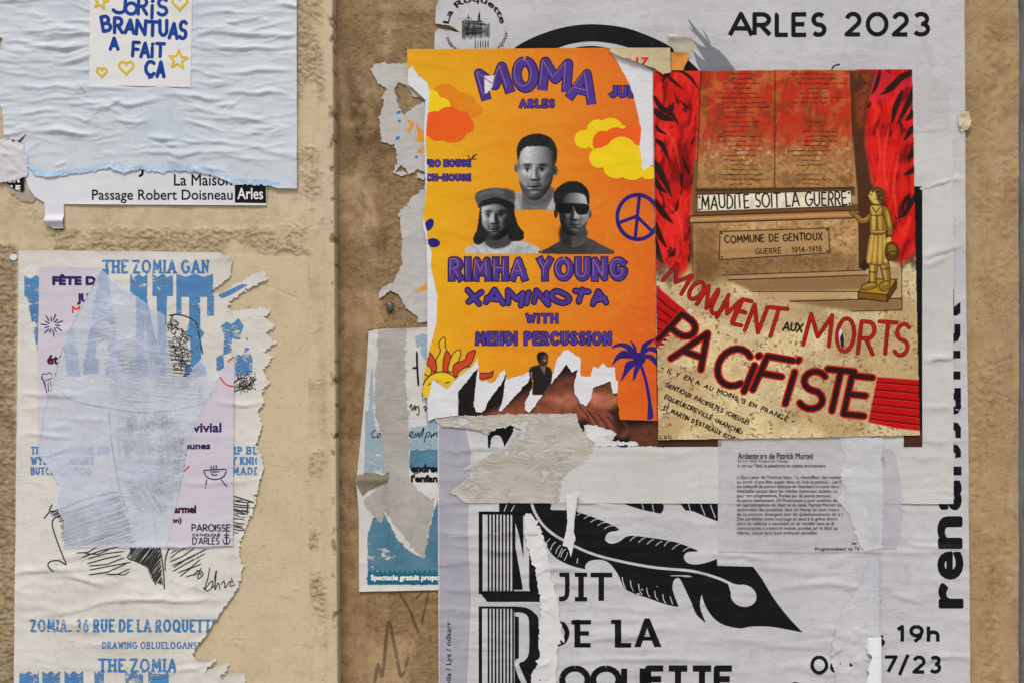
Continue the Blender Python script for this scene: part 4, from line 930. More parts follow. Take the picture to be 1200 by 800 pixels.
fe = bp.ink("feather_print", FK, [FE], cut=[q for q in stroke_polys(rach, 3.2)] + [disc(871, 697, 15.5, 20, 13, .3)] + [[(852, 681), (860, 683), (876, 686), (862, 704), (857, 696)]] + [q for l in SL for q in stroke_polys(smooth(l, 3), 1.1, False)], grid=3)
bp.ink("feather_tip_print", FK, [smooth([(731, 588), (774, 588), (775, 600), (765, 599), (748, 595)], 3, True)], cut=[q for l in ([(752, 588), (754, 596)], [(764, 588), (766, 599)]) for q in stroke_polys(l, 1.1, False)]); bp.ink("feather_tip_print", FK, [[(796, 588), (841, 588), (841, 610), (828, 605), (812, 598), (803, 597)]], cut=[q for l in ([(806, 588), (809, 598)], [(820, 588), (826, 603)], [(832, 590), (838, 606)]) for q in stroke_polys(l, 1.1, False)])
bp.ink("black_fragment_print", FK, [[(572, 524), (571.5, 510), (577, 503), (590, 499), (602, 497), (601, 506), (591, 523), (590, 518), (586, 510), (581, 511), (576, 516), (574, 524)]], cut=[disc(582, 517, 7, 14, 8)])
# striped initials
def rectp(x0, y0, x1, y1): return [(x0, y0), (x1, y0), (x1, y1), (x0, y1)]
NB = [rectp(561, 598.5, 565.5, 694), rectp(561, 598.5, 622, 602), rectp(561, 691.5, 632, 695), [(562, 693), (634, 693), (636, 704), (571, 704)]]
NB += [rectp(571.5 + k * 4.1, 601, 573.6 + k * 4.1, 692) for k in range(8)]
NB += [[(602, 601), (613, 601), (613.5, 655), (616, 668), (612, 690), (602, 690)], [(620, 640), (630, 660), (634, 692), (620, 692)]]
bp.ink("striped_initial", FK, NB, cut=[[(604, 640), (613, 690), (621, 692), (608, 625), (604, 612)]], grid=2.2)
RB = [rectp(561, 709.5, 565, 860), rectp(561, 709.5, 604, 712), [(603, 712), (603, 860), (608, 860), (608, 712)], smooth([(600, 709.5), (616, 711), (626, 717), (632, 730), (633, 790), (640, 860)], 4) + [(612, 860), (604, 780)] + [(603, 776), (614, 774), (618, 766), (618, 726), (613, 718), (603, 716)]]
RB += [rectp(571.5 + k * 4.1, 712, 573.6 + k * 4.1, 860) for k in range(8)]
bp.ink("striped_initial", FK, RB, cut=[smooth([(604, 716.5), (613, 717), (619, 722), (620, 735), (620, 762), (616, 772), (608, 777), (618, 800), (612, 802), (604, 782), (604, 772), (612, 768), (614.5, 760), (614.5, 730), (611, 723), (604, 721)], 2, True)], grid=2.2)
bp.ink("first_word_lettering", FK, stroke_polys(smooth([(664.5, 672), (664.5, 694), (661, 700), (655, 700.5)]), 5.4, False) + stroke_polys([(655.5, 672.5), (667, 672.5)], 5, False) + stroke_polys([(680.8, 671), (680.8, 702)], 6.5, False) + stroke_polys([(673.5, 672.5), (688, 672.5)], 5, False) + stroke_polys([(673.5, 701), (688, 701)], 5, False) + stroke_polys([(704.5, 671), (704.5, 703)], 6.5, False) + stroke_polys([(692, 672.8), (717.5, 672.8)], 5.4, False), clip=[rectp(654, 664, 730, 706)])
bp.ink("second_word_lettering", FK, stroke_polys(smooth([(652, 729), (660, 731), (664.5, 740), (661, 750), (652, 754)]), 5.6, False) + stroke_polys([(676.5, 725), (676.5, 757.5)], 7, False) + stroke_polys([(669.5, 728), (692.5, 728)], 5.2, False) + stroke_polys([(676, 741), (690, 741)], 5.2, False) + stroke_polys([(676, 755), (692, 755)], 5.2, False))
bp.ink("third_word_lettering", FK, stroke_polys([(724, 725), (724, 757.5)], 7.5, False) + stroke_polys([(716, 727.5), (727, 727.5)], 5, False) + stroke_polys([(724, 755), (739.5, 755)], 5.4, False) + [[(755, 723.5), (761, 723.5), (775, 757), (766.5, 757), (758, 735), (750.5, 757), (743, 757)], rectp(752, 745, 766, 749.5)])
bp.ink("fourth_word_lettering", FK, stroke_text("OQUETTE", 655, 778.5, 861, 812, 7.2, .2, False))
# heading of the poster
AL = [('A', 868, 29.5, 26, 25), ('R', 893, 29.5, 18, 24), ('L', 916.5, 29.5, 13, 24), ('E', 937, 29.5, 15, 24), ('S', 959, 29.5, 14, 24)]
def geo(name, items, th_): bp.ink(name, FK, [q for a in items for pl in SF[a[0]][1] for q in stroke_polys([(a[1] + (x / max(SF[a[0]][0], .05) - .5) * a[3], a[2] - (y - .5) * a[4]) for x, y in pl], th_, False)])
geo("town_lettering", AL, 5.2); bp.ink("town_lettering", FK, stroke_polys([(908, 18), (911, 18)], 5, False) + stroke_polys([(882, 17.5), (886, 17.5)], 5, False))
geo("year_lettering", [('2', 999.5, 29, 16, 24), ('0', 1027.5, 29, 22, 24), ('2', 1055, 29, 16, 24), ('3', 1079.5, 29, 16, 24)], 5.0)
bp.ink("tail_stroke", BLACK, stroke_polys(smooth([(974, 83), (977, 78), (984, 76)]), 1.6, False))
def ellarc(pts): return smooth(pts, 6)
o1 = ellarc([(596, 62), (612, 51), (636, 40), (664, 32), (696, 29), (735, 34), (774, 49), (798, 64), (822, 86)]); i1 = ellarc([(640, 64), (656, 56), (674, 51), (696, 49), (720, 52), (738, 57), (760, 66), (782, 86)])
bp.ink("black_arch_print", FK, [o1 + i1[::-1]]); bp.ink("inner_arch_print", FK, [ellarc([(655, 64), (672, 57), (692, 54.5), (712, 57), (730, 66)]) + [(690, 70)]])
GREYI = ink_mat("grey_print", (120, 121, 126), .05, (132, 133, 138))
bp.ink("grey_wing_print", GREYI, [[(805, 21), (812, 30), (819, 38), (832, 52), (834, 55), (843, 60), (852, 70), (864, 86), (822, 86), (816, 74), (812, 60), (820, 68), (827, 73), (820, 62), (811, 47), (820, 54), (828, 57), (818, 44), (806, 32), (812, 36)], [(822, 34), (828, 42), (833, 52), (829, 48)]])
# round district stamp
def arc_fn(cx, cy, r, a0, a1, x0, x1, base, sgn=1):
    def f(u, v):
        a = math.radians(a0 + (a1 - a0) * (u - x0) / (x1 - x0)); q = r + sgn * (base - v); return (cx + q * math.cos(a), cy + q * math.sin(a))
    return f
bp.text("stamp_upper_lettering", BLACKS, "La Roquette", (0, 0, 70, 9.5), .7, fn=arc_fn(556, 33, 28, -172, -8, 0, 70, 9.5))
bp.text("stamp_lower_lettering", BLACK, "bonjour", (0, 0, 30, 6.5), .2, fn=arc_fn(558, 32, 33, 62, 8, 0, 30, 0, -1)); bp.text("stamp_lower_lettering", BLACK, "ouartier", (0, 0, 26, 5), .2, fn=arc_fn(558, 32, 33, 160, 118, 0, 26, 0, -1))
rr = random.Random(4)
bp.lines("stamp_town_drawing", BLACK, [[(x, 48 - rr.random() * 4), (x, 24 + rr.random() * 8)] for x in np.arange(542, 575, 1.5)] + [[(541 + rr.random() * 8, y), (562 + rr.random() * 12, y + rr.uniform(-1, 1))] for y in np.arange(25, 42, 1.7)] + [[(549, 26), (549, 17)], [(562, 26), (562, 15), (560, 24), (564, 24)], [(545, 24), (549, 20), (553, 24)]] + [[(x, 60 - 3 * rr.random()), (x, 48)] for x in np.arange(557, 575, 3)], lambda r: r.uniform(.6, 1.3))
# vertical word along the poster's side
CL = [rectp(1115.5, 300, 1127, 590)]
def vtext(name, s_, y0, y1, x0, x1, bold, clip=()):
    p, a = text_polys(s_, 0, 0, y1 - y0, x1 - x0, bold=bold); f = lambda u, v: (x0 + v, y1 - u)
    bp.ink(name, FK, xform(a, f), xform(p, f), clip=clip)
vtext("vertical_lettering", "r", 682, 712, 1099, 1128.5, 4.6); vtext("vertical_lettering", "e", 645, 678, 1098, 1128.5, 4.2); vtext("vertical_lettering", "n", 604, 642, 1098, 1127.5, 5.0)
vtext("vertical_lettering", "a", 562, 597, 1098, 1126.5, 5.5, [rectp(1097, 589, 1128, 598), rectp(1116.5, 560, 1128, 590)])
bp.ink("cut_vertical_lettering", FK, [[(1116, 339), (1117.5, 339), (1117.5, 360), (1125, 354), (1125, 367), (1121, 370), (1116, 370)], [(1118, 380), (1125, 380), (1125, 393), (1122, 399), (1116, 401), (1116, 392), (1118, 390)], rectp(1116, 410.5, 1125, 419.5), rectp(1116, 434.5, 1125, 444), [(1116, 460), (1118, 460), (1118, 454), (1125.5, 454), (1125.5, 477), (1122, 484), (1116, 485), (1116, 476), (1119, 475), (1119, 468), (1116, 468)], [(1116, 494), (1122, 495), (1125.5, 500), (1125.5, 512.5), (1119, 512.5), (1119, 504), (1116, 503)], [(1116, 520), (1122, 521), (1125.5, 527), (1125.5, 535), (1119, 536), (1119, 530), (1116, 529)], rectp(1116, 546, 1126, 556)])
vt = text_polys("Nino Louis Pevila / Lys / ndkarr", 0, 0, 135, 8, bold=.3); f = lambda u, v: (522.5 + v, 862 - u)
bp.ink("side_credit_lettering", BLACK, xform(vt[1], f), xform(vt[0], f))
geo("letter_s", [('s', 1032, 747, 5, 14)], 4.0); geo("hour_lettering", [('1', 1054.5, 742, 6, 17.5), ('9', 1073.5, 742, 13, 17.5), ('h', 1093, 742, 11, 17.5)], 4.2)
geo("date_lettering", [('O', 959.5, 778, 17, 18), ('C', 980, 780, 12, 12), ('T', 997, 779, 9, 15)], 4.0); geo("date_lettering", [('7', 1043, 777.5, 13, 17.5), ('/', 1058, 777.5, 9, 20), ('2', 1076.5, 777.5, 12, 17.5), ('3', 1095.5, 777.5, 10.5, 17.5)], 4.0)
bp.text("district_lettering", FK, "Quartier de la Roquette", (925, 798, 1086, 812), 1.0)
bp.ink("yellow_stain", ink_mat("paste_stain", (176, 156, 112), .35, (196, 180, 140), solid=.08, wscale=60), [torn([(1073, 90), (1085, 84), (1098, 92), (1112, 100), (1112, 153), (1090, 154), (1073, 150)], 1, 3, 4)], off=.2)
for q in (torn(rectp(1059, 660, 1066, 686), .8, 2, 5), torn([(1068, 25), (1085, 40), (1098, 75), (1090, 80), (1078, 45)], 1, 3, 7)): bp.ink("yellow_stain", MATS["paste_stain"], [q], off=.2)
bp.ink("faint_tape_mark", ink_mat("grey_mark", (170, 168, 162), 0, solid=.6), [rectp(1093, 232, 1101, 263)], off=.2)

# --- landscape photo poster (black bordered), mostly covered; its lower left corner scraped to beige
PH = outline([(511, 480), (640, 470), (900, 300), (1060, 157), (1116, 156), (1116.5, 589.5), (545, 588.5), (540, 585, 1), (535, 580, 1), (525, 576, 1), (545, 562, 1), (560, 552, 1), (542, 550, 1), (556, 541, 1), (570, 534, 1), (590, 525, 1), (611, 503, 1), (598, 497, 1), (572, 506, 1), (550, 502, 1), (517, 499, 1), (510, 492, 1)], 1.0, 2.2, 111)
R = Ridges().rand(46, (530, 500, 1110, 588), 40, 160, .8, 3, 4, 113)
for a in ((590, 527, 700, 524, 1.8, 2.2), (512, 500, 580, 506, 1.0, 2), (680, 527, 850, 532, 1.2, 2.4), (1078, 303, 1114, 292, 1.8, 2.6), (1078, 314, 1114, 302, 1.5, 2.4), (1078, 424, 1116, 417, 1.8, 2.6), (1078, 480, 1116, 477, 1.4, 2.6), (1078, 517, 1116, 515, 1.3, 2.4)): R.add(*a)
ph = Sheet("photo_poster", "white-margined landscape poster with a dark photograph of hands, mostly covered, scraped beige at one corner", "poster", 'R', (820, 589), 2.6, R, .6, PH)
ph.paper("paper_sheet", PH, paper_mat("photo_poster_paper", (206, 205, 202), (190, 188, 180), .6, .8, .75, grime=.22), 2.8)
SC = torn([(510, 491), (560, 484), (640, 480), (678, 478), (690, 490), (688, 505), (700, 515), (690, 535), (675, 545), (660, 560), (655, 588), (545, 589), (535, 580), (525, 576), (560, 552), (542, 550), (570, 534), (590, 525), (611, 503), (598, 497), (572, 506), (550, 502), (517, 499)], 1.2, 2.4, 115)
ph.paper("scraped_corner", SC, ink_mat("scraped_beige", (196, 191, 178), .46, (176, 169, 152), 2.2, .85, wscale=34), 3, off=.12, clip=[PH])
pc = Canvas(537, 402, 781, 524, 1.6, (26, 22, 20))
pc.poly([(575, 487), (600, 470), (625, 455), (660, 440), (690, 432), (720, 440), (740, 455), (735, 470), (690, 480), (640, 486)], (112, 58, 40), 8)
pc.poly([(560, 487), (590, 476), (640, 470), (700, 462), (720, 478), (680, 492), (600, 494)], (136, 74, 52), 6); pc.poly([(630, 466), (660, 460), (710, 458), (735, 468), (715, 478), (660, 476)], (168, 102, 74), 6)
for k, (x, y) in enumerate(((690, 480), (700, 486), (712, 490), (724, 494))): pc.poly(smooth([(x - 14, y - 8), (x + 4, y - 6), (x + 12, y + 12), (x + 4, y + 18), (x - 6, y + 4)], 4, True), (150 - 8 * k, 84 - 4 * k, 60), 3); pc.stroke([(x - 12, y - 6), (x - 2, y + 6), (x + 4, y + 18)], 1.6, (70, 30, 22), 1.2)
pc.ell(700, 466, 10, 5, (190, 110, 90), 3); pc.ell(727, 502, 10, 8, (120, 62, 46), 4); pc.poly([(735, 500), (782, 492), (782, 524), (740, 524)], (96, 54, 38), 6); pc.poly([(716, 480), (726, 476), (734, 500), (724, 512)], (60, 28, 20), 5)
pc.C *= (.8 + .4 * fbm(pc.X / 6, pc.Y / 6, 3, 4))[..., None]
PM = attr_mat("photo_print", .7, .5)
TORN_LOW = torn([(537, 402), (781, 402), (781, 523), (700, 523), (716, 515), (722, 508), (716, 504), (690, 498), (683, 506), (678, 496), (675, 484), (640, 484), (600, 485), (537, 487)], .8, 2.2, 117)
pc.put(ph, "hands_photograph", PM, .2, clip=TORN_LOW)
ph.ink("photograph_border", BLACKS, [[(1060, 219), (1080, 219), (1080, 523), (1058, 523)]], off=.2, label="black border of the covered photograph")
ph.ink("photograph_lower_edge", ink_mat("brown_photo", (64, 36, 26), 0, (84, 50, 38)), [[(776, 508), (845, 508), (845, 522.5), (770, 523)]], off=.22); ph.ink("photograph_corner", MATS["brown_photo"], [[(1058, 505), (1079.5, 505), (1080, 523), (1058, 523)]], off=.26)
ph.text("letter_k", BLACK, "k", (1030, 531, 1036.5, 541), .6); ph.ink("letter_underline", BLACK, [rectp(1031, 543, 1037, 544)])
# white tear marks in the scraped zone
ph.paper("white_tear_mark", torn([(684, 497), (700, 498), (716, 503), (719, 508), (700, 512), (720, 516), (745, 517), (748, 521), (700, 522), (688, 510)], 1.0, 2, 119), paper_mat("torn_white", (222, 221, 220), (204, 203, 202), .5, 1.2, .8, grime=.15), 2.2, off=.3)

# --- typed page
TPG = outline([(841, 500), (1033, 498), (1033.5, 646, .2), (841, 645.5)], .4, 4, 121)
R = Ridges().rand(40, (842, 512, 1030, 645), 30, 110, .6, 2.8, 4, 123)
ty = Sheet("typed_page", "thin typed white page with a paragraph of small print hanging below the red monument poster", "page", 'R', (937, 646), 3.5, R, .4, TPG)
ty.paper("paper_sheet", TPG, paper_mat("typed_paper", (216, 213, 218), (204, 202, 208), .5, .7, .7, alpha=(.35, .68), grime=.15), 2.6)
SMALL = ink_mat("typed_ink", (60, 60, 64), .36, wscale=420)
KEEP = [[(860, 510), (990, 510), (984, 575), (992, 586), (990, 600), (978, 640), (860, 640)]]
ty.text("title_lettering", SMALL, "Ardente·x·s de Patrick Muroni", (864, 529.5, 952, 537), .45)
ty.text("credit_lettering", SMALL, "55 min, 2022, Produit par Climage", (864, 538, 923, 541.5), .1); ty.text("credit_lettering", SMALL, "à voir sur Tënk, la plateforme du cinéma documentaire", (864, 543, 967, 547.5), .25)
TX = ["« Qui a peur de l'homme blanc ? », s'esclaffent des membres", "au sortir d'une fête queer dans un club lausannois. Les fon", "ce collectif de porno éthique et dissident foncent dans l", "interpelle jusque dans les médias nationaux suisses, un", "pour son progressisme. Portée par de jeunes personn", "du porno mainstream, Oil Productions a pour ambition de m", "et représentations du désir et du sexe. Patrick Muroni nous of",
      "exploration des possibles, dans un champ où tout reste à", "de ce portrait, émergent ainsi les questionnements de la f", "Des parallèles entre tournage et sexe à la grève fémini", "alors de réfléchir à comment un tel modèle peut se di", "communautés à travers le monde, portées par le désir au", "mêmes, jusque dans leurs pratiques sexuelles."]
for k, t in enumerate(TX):
    ty.text("paragraph_line", SMALL, t, (863, 556 + k * 5.42, 863 + 2.14 * len(t) * (1.0 if k < 12 else .98), 561.2 + k * 5.42), .18, clip=KEEP)
ty.text("sign_off_lettering", SMALL, "Aurélien Farmoud-Marquis", (997, 634, 1036, 638), .5, clip=[rectp(996, 630, 1003, 642), rectp(1028, 630, 1034, 642)]); ty.text("sign_off_lettering", SMALL, "Programmateur de Tënk et auteur", (954, 640, 1036, 645), .4, clip=[rectp(950, 636, 1006, 646)])
TW = paper_mat("torn_white_film", (228, 228, 232), (212, 212, 218), .5, 1.0, .8, alpha=(.45, .85), grime=.12)
P = torn([(982, 512), (1032, 512), (1033, 560), (1033, 640), (1012, 645), (1004, 632), (994, 600), (980, 585), (990, 572), (984, 555), (990, 535)], 1.2, 2.4, 125)
s = Sheet("white_paper_film", "ragged white film of split paper covering the typed page's line ends", "paper scrap", 'R', (1010, 645), 4.2, R, .3, P); s.paper("paper_film", P, TW, 2.6)
P = torn([(1033, 520), (1048, 530), (1054, 560), (1058, 600), (1050, 640), (1034, 642)], 1.5, 3, 127)
s = Sheet("faint_paper_ghost", "faint lilac paper ghost stuck to the right of the typed page", "paper scrap", 'R', (1045, 642), 3.6, R, 0, P); s.paper("paper_film", P, paper_mat("ghost_paper", (212, 208, 218), alpha=(.35, .65)), 3)

# --- torn strip hanging over the striped initials
TWH = MATS["torn_white"]
P = torn([(615, 602), (622, 600), (630, 612), (637, 628), (642, 650), (645, 675), (650, 690), (654, 705), (657, 735), (661, 752), (657, 748), (653, 760), (652, 790), (650, 820), (625, 820), (622, 790), (628, 780), (633, 768), (631, 745), (634, 712), (631, 690), (627, 668), (622, 652), (617, 640), (615, 620)], 1.1, 2, 131)
s = Sheet("torn_white_strip", "long ragged white paper strip running down over the striped initials", "paper scrap", 'R', (638, 820), 3.0, Ridges().rand(26, (616, 600, 660, 810), 8, 26, .9, 2.2, 40, 133), .8, P); s.paper("paper_strip", P, TWH, 2)
# --- curled spike
P = torn([(663, 580), (676, 574), (677.5, 574), (674, 602), (672, 620), (674, 630), (669, 652), (665, 640), (659, 638), (663, 622), (665, 608)], .5, 2, 135)
s = Sheet("curled_paper_spike", "narrow white paper spike curling off the scraped edge above the feather", "paper scrap", 'R', (668, 652), 3.6, None, 0, P)
s.paper("paper_strip", P, TWH, 1.4, extra=lambda x, y: 5.0 * np.clip((x - 663) / 14, 0, 1) ** 2 * np.clip(1.1 - (y - 575) / 60, 0, 1))
# --- smear of paste and paper with a rolled edge
P = torn([(1024, 650), (1029, 652), (1031, 665), (1031, 745), (1031, 820), (975, 820), (980, 790), (972, 776), (976, 745), (981, 728), (988, 712), (1000, 697), (1010, 675), (1016, 660)], .9, 2.4, 137)
s = Sheet("pasted_paper_smear", "tall pale flap of torn paper crossing the date line", "paper scrap", 'R', (1003, 820), 2.7, Ridges().rand(30, (975, 735, 1028, 800), 8, 26, 1.0, 2.6, 50, 139), .4, P)
s.paper("paper_sheet", P, paper_mat("smear_paper", (204, 203, 206), (176, 178, 190), .8, 1.3, .6, grime=.25), 2, extra=lambda x, y: 2.4 * np.exp(-((x - 1027) / 3.2) ** 2))
P = outline([(1014, 745), (1031, 744), (1031.5, 820), (1010, 820, .8), (1014, 800, .8), (1016, 780, .8), (1020, 768, .8), (1014, 758, .8)], 1.2, 2, 141)
s = Sheet("rolled_paper_edge", "bright white rolled paper edge over the torn flap by the date", "paper roll", 'R', (1023, 820), 3.6, None, 0, P)
s.paper("paper_roll", P, paper_mat("bright_paper", (236, 237, 240), (226, 228, 232), .3, .5, .5, grime=.05), 1.5, extra=lambda x, y: 5.5 * np.sqrt(np.clip(1 - ((x - 1024) / 9.5) ** 2, 0, 1)))

# ================================================================== orange concert poster
INK_L = [(477.5, 59), (710, 57), (716, 62, .5), (725, 77, .5), (736, 97, .5), (742, 113, .5), (746, 130, .5), (751, 152, .5), (749, 171, .5), (753, 202, .5), (763, 194), (766, 195), (769.5, 492.5), (726, 491, .4), (723, 465, .5), (724, 446, .5), (721, 444, .6), (720, 429, .6), (712, 430, .6), (706, 425, .6), (701, 431, .6), (695, 428, .6), (692, 440, .6), (686, 441, .6), (680, 440, .6),
         (680, 419, .6), (665, 409, .6), (660, 410, .6), (652, 422, .6), (648, 437, .6), (640, 452, .6), (630, 459, .6), (628, 454, .6), (624, 453, .6), (622, 434, .6), (612, 439, .6), (602, 441, .6), (594, 444, .6), (592, 432, .6), (587, 435, .6), (580, 446, .6), (575, 448, .6), (568, 445, .6), (562, 446, .6), (561, 430, .6), (560, 419, .6), (555, 427, .6), (536, 442, .6), (524, 455, .6), (515, 449, .6),
         (507, 443, .6), (502, 465, .5), (494, 465, .4), (497, 440, .4), (501, 420, .4), (507, 397, .4), (512, 377, .4), (513, 345, .4), (510, 335, .4), (505, 312, .4), (506, 296, .4), (501, 282, .4), (501, 272, .4), (496, 255, .4), (500, 225, .4), (501, 200, .4), (499, 165, .4), (501, 140, .4), (504, 110, .4), (502, 99, .4), (489, 87, .4), (483, 77, .4), (477.5, 84)]
IP = outline(INK_L, .8, 2.0, 151)
CORE = [(478.2, 60), (709, 58), (724, 62.5, .5), (745, 72, .5), (764.5, 85), (765, 195), (768.7, 491.5), (727, 490.5), (724, 470), (724, 460, .5), (717.5, 460, .5), (715, 446, .5), (695, 454, .5), (692, 468, .5), (687, 475, .5), (681, 473, .5), (674, 462, .5), (672.5, 450, .5), (677, 432, .5), (670, 436, .5), (664, 426, .5), (640, 456, .5), (625, 477, .5), (620, 483, .5), (615, 479, .5), (615, 472, .5), (624, 452, .5), (623, 435, .5),
        (619, 447, .5), (600, 467, .5), (588, 481, .5), (584.5, 481, .5), (588, 472, .5), (594, 435, .5), (589, 446, .5), (572, 470, .5), (568, 480, .5), (564, 483, .5), (558, 482, .5), (555, 475, .5), (559.5, 431, .5), (537, 459), (537, 486, .4), (512, 489, .4), (502, 492.5), (501, 465), (494, 466), (497, 440), (501, 420), (501, 320), (500, 282, .3), (496, 265, .3), (499, 225, .3), (497, 150, .3), (499, 118, .3), (490, 110, .3), (478.2, 99.5)]
CP = outline(CORE, .8, 2.0, 153)
R = Ridges().rand(26, (485, 65, 765, 480), 40, 150, .45, 5, 25, 155).rand(10, (485, 440, 765, 490), 20, 60, .5, 3, 20, 156)
op = Sheet("concert_poster", "orange and yellow concert poster with three portraits and purple lettering, torn below", "poster", 'R', (635, 492), 3.7, R, .35, CP)
op.paper("paper_sheet", CP, paper_mat("concert_paper", (224, 224, 226), (208, 208, 210), .5, 1.1, .75, grime=.15), 2.2)
def orange_mat():
    m, nt, b = new_mat("orange_print_layer"); pos = position(nt)
    sx = nt.nodes.new("ShaderNodeSeparateXYZ"); nt.links.new(pos, sx.inputs[0])
    n = noise_node(nt, pos, 11, 4, .55, .4); n2 = noise_node(nt, pos, 90, 6, .65)
    u = ramp(nt, sx.outputs['X'], -.125, .17); v = ramp(nt, sx.outputs['Z'], ZC + .35, ZC - .09)
    t = math_node(nt, 'ADD', math_node(nt, 'ADD', math_node(nt, 'MULTIPLY', u, .80), math_node(nt, 'MULTIPLY', math_node(nt, 'ABSOLUTE', math_node(nt, 'SUBTRACT', v, .45)), .22)), math_node(nt, 'MULTIPLY', math_node(nt, 'SUBTRACT', n, .5), .5))
    cr = nt.nodes.new("ShaderNodeValToRGB"); e = cr.color_ramp.elements
    e[0].position = .02; e[0].color = L4((232, 178, 22)); e[1].position = .95; e[1].color = L4((220, 88, 28))
    a = e.new(.35); a.color = L4((230, 152, 26)); a = e.new(.65); a.color = L4((226, 120, 28))
    nt.links.new(t, cr.inputs[0]); c = mixc(nt, math_node(nt, 'MULTIPLY', ramp(nt, n2, .55, .8), .18), cr.outputs[0], L4((250, 200, 90)))
    nt.links.new(c, b.inputs['Base Color']); b.inputs['Roughness'].default_value = .5; b.inputs['Specular IOR Level'].default_value = .145; paper_bump(nt, b, pos, .6)
    return m
PATCH = [(567.5, 89.5), (581, 89), (577, 103), (571, 110), (568, 111)]
op.print_off = .14
il = op.paper("printed_layer", IP, orange_mat(), 2.2, off=.24, cut=[PATCH])
OR2 = ink_mat("cloud_orange", (234, 88, 22), .0, (238, 100, 26), .5); OR1 = ink_mat("cloud_pale_orange", (240, 140, 24), 0, (240, 148, 30), .5, solid=.8); YC = ink_mat("cloud_yellow", (240, 208, 24), 0, (236, 200, 20), .5)
def lobes(L): return [disc(x, y, r, 18, ry) for x, y, r, ry in L]
op.ink("pale_cloud_print", OR1, lobes([(522, 112, 16, 13), (540, 122, 18, 13), (552, 130, 14, 9), (530, 128, 18, 10)]), off=.2, clip=[IP])
op.ink("yellow_wisp_print", YC, lobes([(506, 118, 10, 12), (516, 124, 12, 9), (508, 130, 12, 10)]), off=.24, clip=[IP])
op.ink("red_cloud_print", OR2, lobes([(510, 147, 16, 16), (526, 140, 15, 14), (541, 142, 11, 11), (547, 148, 9, 9), (530, 155, 17, 13), (514, 157, 12, 9)]), off=.28, clip=[IP])
op.ink("yellow_cloud_print", YC, lobes([(684, 164, 11, 11), (700, 154, 13, 13), (715, 152, 15, 13), (728, 158, 14, 10), (702, 166, 14, 12)]), off=.2, clip=[IP])
op.ink("red_cloud_print", OR2, lobes([(706, 168, 12, 14), (722, 162, 14, 12), (740, 160, 14, 12), (738, 172, 16, 12)]), off=.25, clip=[IP])
op.ink("yellow_cloud_print", YC, lobes([(702, 186, 12, 12), (716, 184, 16, 14), (728, 176, 17, 15), (742, 186, 16, 16), (722, 198, 15, 12), (740, 202, 14, 10), (760, 203, 10, 8)]), off=.3, clip=[IP])
PUR = ink_mat("purple_ink", (82, 58, 150), .0, (68, 46, 128), .5); DKP = ink_mat("dark_purple_ink", (38, 26, 62), .0, (46, 32, 74), .5); NVY = ink_mat("indigo_ink", (44, 30, 110), 0, (50, 36, 120), .5); SHN = ink_mat("lilac_shine", (150, 110, 130), 0, (176, 120, 110), .5)
def outlined(name, s_, box, bold, edge, fn=None, off=.2, clip=(), spacing=1.0, cut=()):
    p, a = text_polys(s_, *box, bold=bold, spacing=spacing, fn=fn); b = []
    for q in p: b += stroke_polys(q, bold + edge, closed=True)
    t = op.ink(name, DKP, b, p, clip, cut, off); op.ink("letter_fill", PUR, a, p, clip, cut, off + .07, parent=t); return t
def blocky(name, s_, box, wd, edge, gap=.5, clip=(), off=.2, space=.5, shine=True):
    x0, y0, x1, y1 = box; kw = dict(gap=gap, cap=False, space=space)
    o = stroke_text(s_, x0, y0, x1, y1, wd, serif=.0, **kw); raw = stroke_text(s_, x0, y0, x1, y1, wd, raw=True, **kw)
    def ext(pl, e):
        P = [np.array(p) for p in pl]; a = P[0] - P[1]; b = P[-1] - P[-2]
        if np.hypot(*(P[0] - P[-1])) < .5: return pl
        P[0] = P[0] + a / (np.hypot(*a) + 1e-6) * e; P[-1] = P[-1] + b / (np.hypot(*b) + 1e-6) * e; return [tuple(p) for p in P]
    big = [q for pl in raw for q in stroke_polys(ext(pl, wd * .5 + edge / 2), wd + edge, False)]; fill = [q for pl in raw for q in stroke_polys(ext(pl, wd * .5), wd - .4, False)]
    t = op.ink(name, DKP, big, clip=clip, off=off); op.ink("letter_fill", PUR, fill, clip=clip, off=off + .08, parent=t)
    if shine: op.lines("letter_shine", SHN, [[(x - wd * .28, y - wd * .22) for x, y in pl] for pl in raw], wd * .14, off=off + .16, parent=t)
    return t
def rotfn(cx, cy, deg): c, s_ = math.cos(math.radians(deg)), math.sin(math.radians(deg)); return lambda u, v: (cx + (u - cx) * c - (v - cy) * s_, cy + (u - cx) * s_ + (v - cy) * c)
